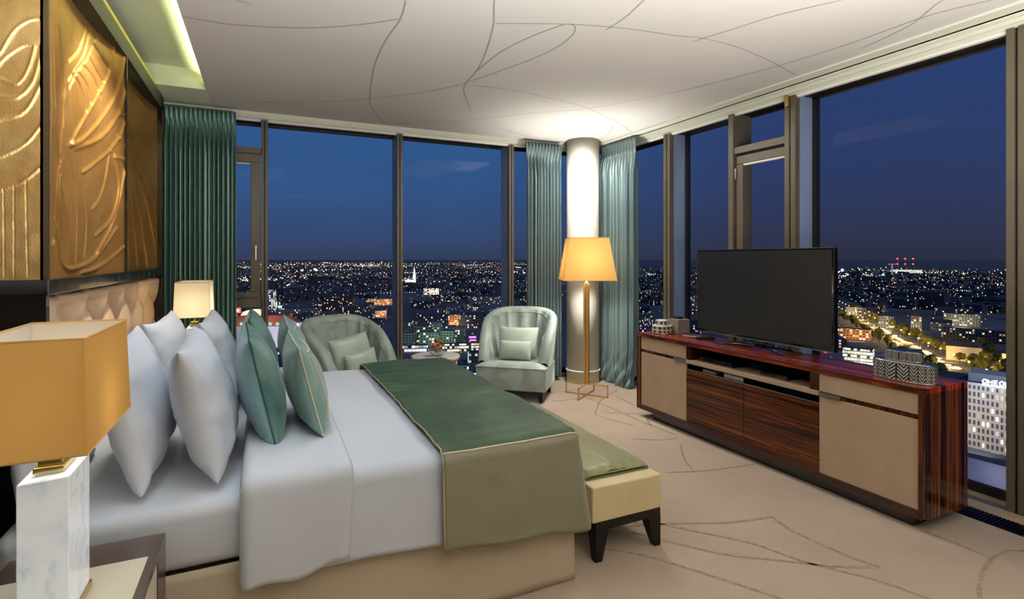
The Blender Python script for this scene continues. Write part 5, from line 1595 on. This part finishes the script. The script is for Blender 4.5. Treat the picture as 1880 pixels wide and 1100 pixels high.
# --- seen through the side windows
ho = thing('office_building', 'white grid-windowed office tower with a glowing rooftop sign, right of the cabinet', 'building', (316.5, 132, GZ), 0.0)
heroes.append((316, 132, 60))
m_ = MB()
ubox(m_, 64, 30, 0, 42.0, 0, 1)
m_.build('building_body', ['fc_hotel', 'roof_dark'], ho)
ho.rotation_euler = (0, 0, -PI / 2 + 0.20)
m_ = MB().box(-32, -15, 42, 32, -14.4, 43.2).box(-10, -4, 42, 14, 10, 46)
m_.build('parapet', ['fc_store'], ho)
rnd = random.Random(5)
sg = MB().box(-2.4, -15.6, 43.0, 15.0, -15.2, 43.4)
for i in range(9):
    x = -2.2 + i * 1.95
    k = i % 3
    if k == 0:
        sg.tube([(x + 0.8 + 0.75 * math.cos(q * PI / 6), -15.4, 44.6 + 0.95 * math.sin(q * PI / 6)) for q in range(12)], 0.30, 6, closed=True)
    elif k == 1:
        sg.tube([(x + 0.1, -15.4, 43.7), (x + 0.1, -15.4, 45.5), (x + 0.75, -15.4, 44.3), (x + 1.4, -15.4, 45.5), (x + 1.4, -15.4, 43.7)], 0.30, 6)
    else:
        sg.tube([(x + 1.3, -15.4, 45.5), (x + 0.2, -15.4, 45.5), (x + 0.2, -15.4, 43.7), (x + 1.3, -15.4, 43.7)], 0.30, 6); sg.tube([(x + 0.2, -15.4, 44.6), (x + 1.1, -15.4, 44.6)], 0.28, 6)
sg.build('rooftop_sign', ['g_sign'], ho)
# lit floor near the foot
lamp('AREA', 'hotel_sign_glow', (286, 128, GZ + 46), 2600, (0.72, 0.86, 1.0), 14, rot=(0, -1.0, 0), size_y=4)
lamp('AREA', 'forecourt_light', (262, 132, GZ + 22), 20000, (1.0, 0.88, 0.80), 26, rot=(0, -1.45, 0.2), size_y=40)
H(266, 112, 15, 30, 21, 0.1, 'fc_store', 'low white building with violet-lit side in front of the office tower')
H(262, 140, 16, 12, 19, 0.1, 'fc_pale', 'low pale building with dark windows at the foot of the office tower')
lamp('POINT', 'violet_yard_light', (250, 106, GZ + 17), 700, (0.85, 0.80, 1.0), 1.0)
for i in range(6):
    H(236 - (i % 2) * 3, 86 + i * 9.5, 16, 8.5, 12, 0.12 + 0.05 * (i % 3), 'fc_dark', ['grey gabled shed roof below the office tower, nearest the window post', 'grey gabled shed roof, second in the row below the office tower', 'grey gabled shed roof in the middle of the row below the office tower',
      'grey gabled shed roof past the middle of the row below the office tower', 'grey gabled shed roof next to the cabinet end, below the office tower', 'grey gabled shed roof at the cabinet end of the row below the office tower'][i], roof='gable', rh=2.5)
wr = H(518, 323, 24, 12, 15, -1.15, 'fc_strip', 'small white lit building with arched windows just behind the television stand')
H(533, 291, 26, 12, 18, -1.15, 'fc_brick', 'dark red brick block beside the small white lit building')
H(673, 426, 36, 14, 13, -1.1, 'fc_orange', 'long amber-lit wall building right of the television edge')
H(821, 472, 18, 18, 18, -1.1, 'fc_pale', 'square grey-white block beside the bright avenue')
H(959, 606, 24, 14, 14, -0.85, 'fc_pale', 'pink-beige house at the far left of the avenue row')
H(925, 566, 24, 14, 13, -0.85, 'fc_pale', 'pink-beige house in the avenue row, nearer than the first')
H(835, 440, 12, 18, 20, -1.1, 'fc_pale', 'tall white gabled house right of the avenue', roof='gable', rh=6)
H(860, 422, 24, 12, 11, -1.1, 'fc_pale', 'low white house with three gables beside the tall gabled house', roof='gable', rh=5)
fy = H(631, 290, 27, 14, 14, -1.15, 'fc_store', 'yellow floodlit gabled building on the right of the avenue trees', roof='gable', rh=5)
H(637, 256, 18, 14, 12, -1.15, 'fc_store', 'gold-lit columned building at the right window post')
H(951, 440, 42, 14, 18, -1.1, 'fc_pale', 'wide beige gatehouse block in the middle distance of the big side window')
H(482, 235, 50, 24, 9, -1.15, 'fc_dark', 'wide dark flat-roofed hall beyond the cabinet boxes')
H(430, 190, 60, 30, 12, -1.0, 'fc_dark', 'large dark roof behind the rooftop sign')
for (x, y, p, c) in ((602, 296, 16000, (1.0, 0.58, 0.14)), (618, 258, 12000, (1.0, 0.60, 0.14)), (655, 412, 7000, (1.0, 0.66, 0.3)), (505, 314, 2600, (0.95, 1.0, 0.9)), (935, 585, 9000, (1.0, 0.72, 0.5)), (800, 462, 6000, (1.0, 0.85, 0.6)), (925, 430, 9000, (1.0, 0.82, 0.5)), (820, 436, 4500, (1.0, 0.75, 0.4))):
    lamp('AREA', 'floodlight', (x - 6, y - 4, GZ + 3), p, c, 16, rot=(1.80, 0, math.atan2(y, x) - PI / 2), size_y=4)

# power station
ps = thing('power_station', 'distant power station with three chimneys carrying red lights', 'power station', (3870, 2109, GZ), -1.07)
for i in range(3):
    c_ = MB().lathe([(7, 0), (5, 100)], cx=-40 + i * 42, n=10).build('chimney', ['fc_pale'], ps)
    MB().ball((-40 + i * 42, -6, 97), 5.5, 6).ball((-40 + i * 42, -7, 62), 5.0, 6).build('warning_light', ['g_red'], c_)
m_ = MB(); ubox(m_, 170, 30, 0, 24, 0, 1, cx=10); m_.build('boiler_house', ['fc_strip', 'roof_dark'], ps)
tt = thing('tower', 'white-lit slender tower with red beacons left of the three chimneys', 'tower', (3122, 1765, GZ), -1.07)
MB().lathe([(4, 0), (4, 66)], n=10).build('shaft', ['g_faint'], tt)
MB().lathe([(3.2, 66), (3.2, 70)], n=8).ball((-13, 0, 68), 2.6, 6).ball((13, 0, 68), 2.6, 6).build('beacon', ['g_red'], tt)

# --- the avenue, its lamps and trees
av0 = Vector((520, 232, 0)); av1 = Vector((1330, 940, 0)); ad = (av1 - av0).normalized(); an = Vector((-ad.y, ad.x, 0))
def quad(p, q, w, z):
    a = [p + an * w, p - an * w, q - an * w, q + an * w]
    return [(v.x, v.y, z) for v in a]
rd = MB().add(quad(av0, av1, 13, GZ + 0.1), [(0, 1, 2, 3)])
ro = rd.build('avenue', ['asphalt']); ro['kind'] = 'structure'
lp = None
def ORD(k):
    w = 'zeroth first second third fourth fifth sixth seventh eighth ninth tenth eleventh twelfth thirteenth fourteenth fifteenth sixteenth seventeenth eighteenth nineteenth twentieth'.split()
    return w[k] if k < 21 else 'twenty-' + w[k - 20] if k < 30 else 'thirtieth' if k == 30 else 'thirty-' + w[k - 30]
Lav = (av1 - av0).length
for i in range(56):
    s_ = 10 + (i // 2) * Lav / 28.5
    p = av0 + ad * s_ + an * (11 if i % 2 else -11)
    if lp is None:
        lp = thing('street_lamp', 'x', 'street lamp', (p.x, p.y, GZ + 0.1), 0, 'street lamps along the avenue')
        MB().tube([(0, 0, 0), (0, 0, 9.5)], 0.14, 5).build('post', ['bronze_dark'], lp)
        MB().ball((0, 0, 10), 0.95, 6).build('lantern', ['g_yellow'], lp)
        o = lp
    else:
        o = copy_tree(lp)
    o.location = (p.x, p.y, GZ + 0.1)
    o['label'] = 'glowing street lamp on the %s side of the avenue, %s from the near end' % (('house' if i % 2 else 'river'), ORD(i // 2 + 1))
for i in range(12):
    p = av0 + ad * (20 + i * 52)
    lamp('POINT', 'avenue_light', (p.x, p.y, GZ + 8), 40000, (1.0, 0.62, 0.18), 1.0)
cars = MB()
rnd = random.Random(11)
for i in range(90):
    s_ = 60 + rnd.random() ** 1.0 * 330; w = rnd.choice((-8, -5, 5, 8)); p = av0 + ad * s_ + an * w
    cars.box(p.x - 2.0, p.y - 2.0, GZ + 0.3, p.x + 2.0, p.y + 2.0, GZ + 1.4, 0 if rnd.random() < 0.8 else 1)
co = cars.build('traffic_lights_glow', ['g_warm', 'g_orange']); co.name = 'headlights'
tag(co, 'bright stream of car lights on the avenue right of the television', 'car lights', kind='stuff')

def tree_crown(seed):
    rnd = random.Random(seed)
    mb = MB()
    for k in range(7):
        a = rnd.uniform(0, 2 * PI); r_ = rnd.uniform(0.5, 2.6) if k else 0
        c_ = (r_ * math.cos(a), r_ * math.sin(a), rnd.uniform(5.5, 9.5)); R_ = rnd.uniform(2.0, 3.3)
        o0 = len(mb.v); mb.ball(c_, R_, 9)
        for i in range(o0, len(mb.v)):
            v = Vector(mb.v[i]); d = (v - Vector(c_)).normalized()
            mb.v[i] = tuple(v + d * R_ * 0.55 * noise.noise(v * 0.9 + Vector((seed, 0, 0))))
    return mb
protos = []
trees = [(av0 + ad * (s_ * 24.0 + (9 if sd > 0 else 0)) + an * (sd * 21), sd) for s_ in range(30) for sd in (-1, 1)]
rnd = random.Random(21)
for k in range(60):
    p = Vector((rnd.uniform(560, 700), rnd.uniform(235, 330), 0))
    if abs((p - av0).dot(an)) > 30 and all((p.x - q[0]) ** 2 + (p.y - q[1]) ** 2 > (q[2] * 0.8 + 6) ** 2 for q in heroes) and all((p - q[0]).length > 11 for q in trees): trees.append((p, 0))
hero0 = list(heroes)
for p, sd in trees:
    if sd and any((p.x - q[0]) ** 2 + (p.y - q[1]) ** 2 < (q[2] * 0.55 + 5) ** 2 for q in hero0): continue
    k = rnd.randrange(3)
    if len(protos) <= 2:
        k = len(protos)
        t = thing('tree', 'x', 'tree', (0, 0, 0)); 
        tree_crown(k * 5 + 1).build('crown', ['leaves'], t, smooth=False)
        MB().lathe([(0.4, 0), (0.3, 6)], n=7).build('trunk', ['bark'], t)
        protos.append(t); o = t
    else:
        o = copy_tree(protos[k])
    o.location = (p.x + rnd.uniform(-3, 3), p.y + rnd.uniform(-3, 3), GZ); o.rotation_euler = (0, 0, rnd.uniform(0, 6)); q_ = rnd.uniform(0.8, 1.35); o.scale = (q_, q_, q_)
    rank = int((p - av0).dot(ad) // 24) + 1
    o['label'] = {-1: 'lamp-lit tree, %s from the near end on the river side of the avenue' % ORD(rank), 1: 'lamp-lit tree, %s from the near end on the house side of the avenue' % ORD(rank), 0: 'bushy dark tree in the park by the yellow floodlit building'}[sd]
    heroes.append((p.x, p.y, 7))
    o['group'] = {-1: 'trees on the far side of the avenue', 1: 'trees on the near side of the avenue', 0: 'trees in the park', 2: 'trees in the near dark yards'}[sd]

# --- anonymous blocks, nearest 300 of them
rnd = random.Random(33)
placed = [(x, y, r) for x, y, r in heroes]
cnt = 0
cells = []
for R_, step in ((250, 40), (300, 44), (355, 46), (415, 48), (475, 50), (540, 52), (610, 56), (685, 60), (770, 66), (865, 72), (970, 80), (1085, 90), (1210, 100)):
    for a0, a1 in ((-9, 29), (36, 73)):
        if R_ < 400 and a1 < 40: continue
        n_ = max(1, int(math.radians(a1 - a0) * R_ / step))
        for i in range(n_):
            cells.append((R_ + rnd.uniform(-14, 14), a0 + (i + 0.5 + rnd.uniform(-.25, .25)) / n_ * (a1 - a0), step))
for R_, az, step in cells:
    if cnt >= 296: break
    a = math.radians(az); x, y = R_ * math.sin(a), R_ * math.cos(a)
    w, d, h = rnd.uniform(0.45, 0.9) * step, rnd.uniform(11, 17), rnd.uniform(9, 19)
    rr = max(w, d) * 0.5
    if any((x - px) ** 2 + (y - py) ** 2 < (pr + rr) ** 2 for px, py, pr in placed): continue
    v = Vector((x, y, 0)) - av0
    if abs(v.dot(an)) < 34 and -20 < v.dot(ad) < Lav: continue
    if az > 30 and 540 < x < 700 and 230 < y < 335: continue
    gr_ = rnd.choice(['dark', 'dark', 'pale', 'brick'])
    rz = (-0.42 if az < 30 else -1.1) + rnd.choice((0, 0, PI / 2)) + rnd.uniform(-0.2, 0.2)
    side = 'end windows' if az < 30 else 'side windows'
    band = ('near' if R_ < 520 else 'middle-distance' if R_ < 820 else 'distant')
    kind_ = {'dark': 'dark grey', 'pale': 'pale', 'brick': 'brick'}[gr_]
    roof = rnd.choice([None, None, 'gable', 'hip'])
    pane = ('casement window' if az < 1.4 else 'first wide end window' if az < 12.8 else 'second wide end window' if az < 24.8 else 'narrow end window by the curtain') if az < 30 else ('narrow side window by the curtain' if az < 41.5 else 'side window past the tissue box' if az < 47.3 else 'casement side window' if az < 52.6 else 'big side window')
    lb = '%s %s city block, %s roof, through the %s' % (band, kind_, {None: 'flat', 'gable': 'gabled', 'hip': 'hipped'}[roof], pane)
    building(x, y, w, d, h, rz, 'fc_' + gr_, lb, roof=roof, rh=rnd.uniform(2.5, 5), group=lb.replace(' block', ' blocks'))
    placed.append((x, y, rr)); cnt += 1

# --- everything further off, too many to count
far = MB()
rnd = random.Random(5)
def maxd(az): return 11500 if az < 31 else 5200
for i in range(3000):
    az = rnd.uniform(-16, 80)
    if 30 < az < 35: continue
    R_ = 1330 + (rnd.random() ** 1.7) * (maxd(az) - 1330)
    a = math.radians(az); x, y = R_ * math.sin(a), R_ * math.cos(a)
    if any((x - px) ** 2 + (y - py) ** 2 < 170 ** 2 for px, py in ((3870, 2109), (528, 2037), (3122, 1765), (425, 1438), (240, 1180))): continue
    vv_ = Vector((x, y, 0)) - av0
    if abs(vv_.dot(an)) < 70 and vv_.dot(ad) < Lav + 60: continue
    w = rnd.uniform(18, 50) * (1 + R_ / 6000); d = rnd.uniform(12, 22); h = rnd.uniform(9, 20) + (25 if rnd.random() < 0.02 else 0)
    rz = rnd.uniform(0, PI)
    mb = MB(); ubox(mb, w, d, 0, h, 0, 1, seed=i)
    c_, s_ = math.cos(rz), math.sin(rz)
    mb.v = [(x + p[0] * c_ - p[1] * s_, y + p[0] * s_ + p[1] * c_, GZ + p[2]) for p in mb.v]
    o0 = len(far.v); far.v += mb.v; far.f += [tuple(o0 + k for k in f) for f in mb.f]
    mi = rnd.choice((0, 0, 2, 3)); far.m += [mi if q == 0 else 1 for q in mb.m]; far.uv += mb.uv
far.has_uv = True
fo = far.build('distant_buildings', ['fc_far', 'roof_dark', 'fc_far', 'fc_far'])
tag(fo, 'countless small dark roofs of the city running out to the horizon', 'distant buildings', kind='stuff')

pts = MB()
OCT = [(1, 0, 0), (-1, 0, 0), (0, 1, 0), (0, -1, 0), (0, 0, 1), (0, 0, -1)]
OF = [(0, 2, 4), (2, 1, 4), (1, 3, 4), (3, 0, 4), (2, 0, 5), (1, 2, 5), (3, 1, 5), (0, 3, 5)]
LM = ['g_warm', 'g_orange', 'g_white', 'g_cyan', 'g_red', 'g_green', 'g_dim', 'g_yellow']
def spark(x, y, z, r, mi):
    o0 = len(pts.v); pts.v += [(x + p[0] * r, y + p[1] * r, z + p[2] * r) for p in OCT]
    pts.f += [tuple(o0 + k for k in f) for f in OF]; pts.m += [mi] * 8; pts.uv += [[(0, 0)] * 3] * 8
def polar(az, R_):
    a = math.radians(az); return R_ * math.sin(a), R_ * math.cos(a)
# scattered lights
for i in range(3000):
    left = rnd.random() < 0.62
    az = rnd.uniform(-14, 30) if left else rnd.uniform(35, 78)
    R_ = 420 * (maxd(az) / 420) ** (rnd.random() ** 1.2)
    x, y = polar(az, R_)
    if R_ < 1330 and any((x - px) ** 2 + (y - py) ** 2 < (pr + 3) ** 2 for px, py, pr in placed): continue
    u_ = rnd.random()
    mi = 0 if u_ < 0.40 else 1 if u_ < 0.60 else 2 if u_ < 0.70 else 6 if u_ < 0.93 else rnd.choice((3, 4, 5, 7))
    if not left and mi == 2 and rnd.random() < 0.5: mi = 0
    r_ = R_ * (0.00066 if R_ < 3000 else 0.0005) * rnd.choice((0.6, 0.7, 0.8, 1.0, 1.3, 1.7 if rnd.random() < .5 else 1))
    spark(x, y, GZ + rnd.uniform(5, 17) + r_, r_, mi)
# lit streets
for i in range(120):
    left = rnd.random() < 0.6
    az = rnd.uniform(-14, 30) if left else rnd.uniform(36, 78)
    R_ = 700 + (rnd.random() ** 1.7) * (maxd(az) - 900)
    x, y = polar(az, R_)
    if R_ < 1330: continue
    an_ = rnd.uniform(0, PI) if rnd.random() < 0.5 else math.radians(-az) + rnd.uniform(-.12, .12)
    n_ = rnd.randint(8, 26); stp = R_ * 0.0052
    mi = rnd.choice((0, 0, 1, 0, 2, 6))
    for k in range(n_):
        spark(x + math.cos(an_) * k * stp + rnd.uniform(-1, 1) * stp * .2, y + math.sin(an_) * k * stp, GZ + 12, R_ * 0.00055 * rnd.choice((0.7, 1, 1.3)), mi)
# bright clusters named in the view: (x, y, spread, count, size, materials)
for (x, y, sx_, sy_, n_, r_, ms) in ((280, 3785, 30, 20, 4, 9.5, (2,)), (330, 3800, 160, 40, 26, 3.2, (0, 2)), (776, 7469, 420, 900, 46, 6.0, (0, 2, 1)), (1063, 5595, 300, 500, 36, 4.0, (0, 2)), (3134, 2071, 14, 14, 3, 8.0, (2,)),
                                   (2560, 1620, 130, 60, 60, 2.4, (0, 2)), (1748, 2068, 30, 12, 22, 2.6, (3, 2)), (1407, 3559, 420, 300, 64, 2.5, (0, 1)), (1900, 7300, 500, 900, 34, 5.5, (2, 0)), (2757, 1596, 10, 10, 3, 6, (3,)),
                                   (500, 2040, 10, 6, 5, 3.6, (0,)), (120, 2700, 130, 60, 60, 2.2, (0, 1)), (-20, 2400, 70, 40, 60, 2.2, (0, 2)), (-40, 5200, 120, 90, 30, 5.0, (2, 5)), (1240, 2700, 60, 30, 14, 3.4, (2,)),
                                   (900, 2900, 260, 80, 50, 2.3, (1, 0)), (640, 1750, 120, 30, 40, 1.5, (3, 2)), (2200, 1500, 500, 400, 80, 1.9, (0, 2)), (3800, 2090, 90, 30, 30, 3.2, (0, 5)), (4300, 2300, 500, 500, 50, 3.4, (2, 0, 7))):
    for k in range(n_):
        spark(x + rnd.gauss(0, sx_), y + rnd.gauss(0, sy_), GZ + rnd.uniform(8, 22) + r_, r_ * rnd.uniform(0.6, 1.3), rnd.choice(ms))
pts.has_uv = True
po = pts.build('city_lights', LM)
tag(po, 'countless twinkling street and window lights spread over the night city', 'city lights', kind='stuff')
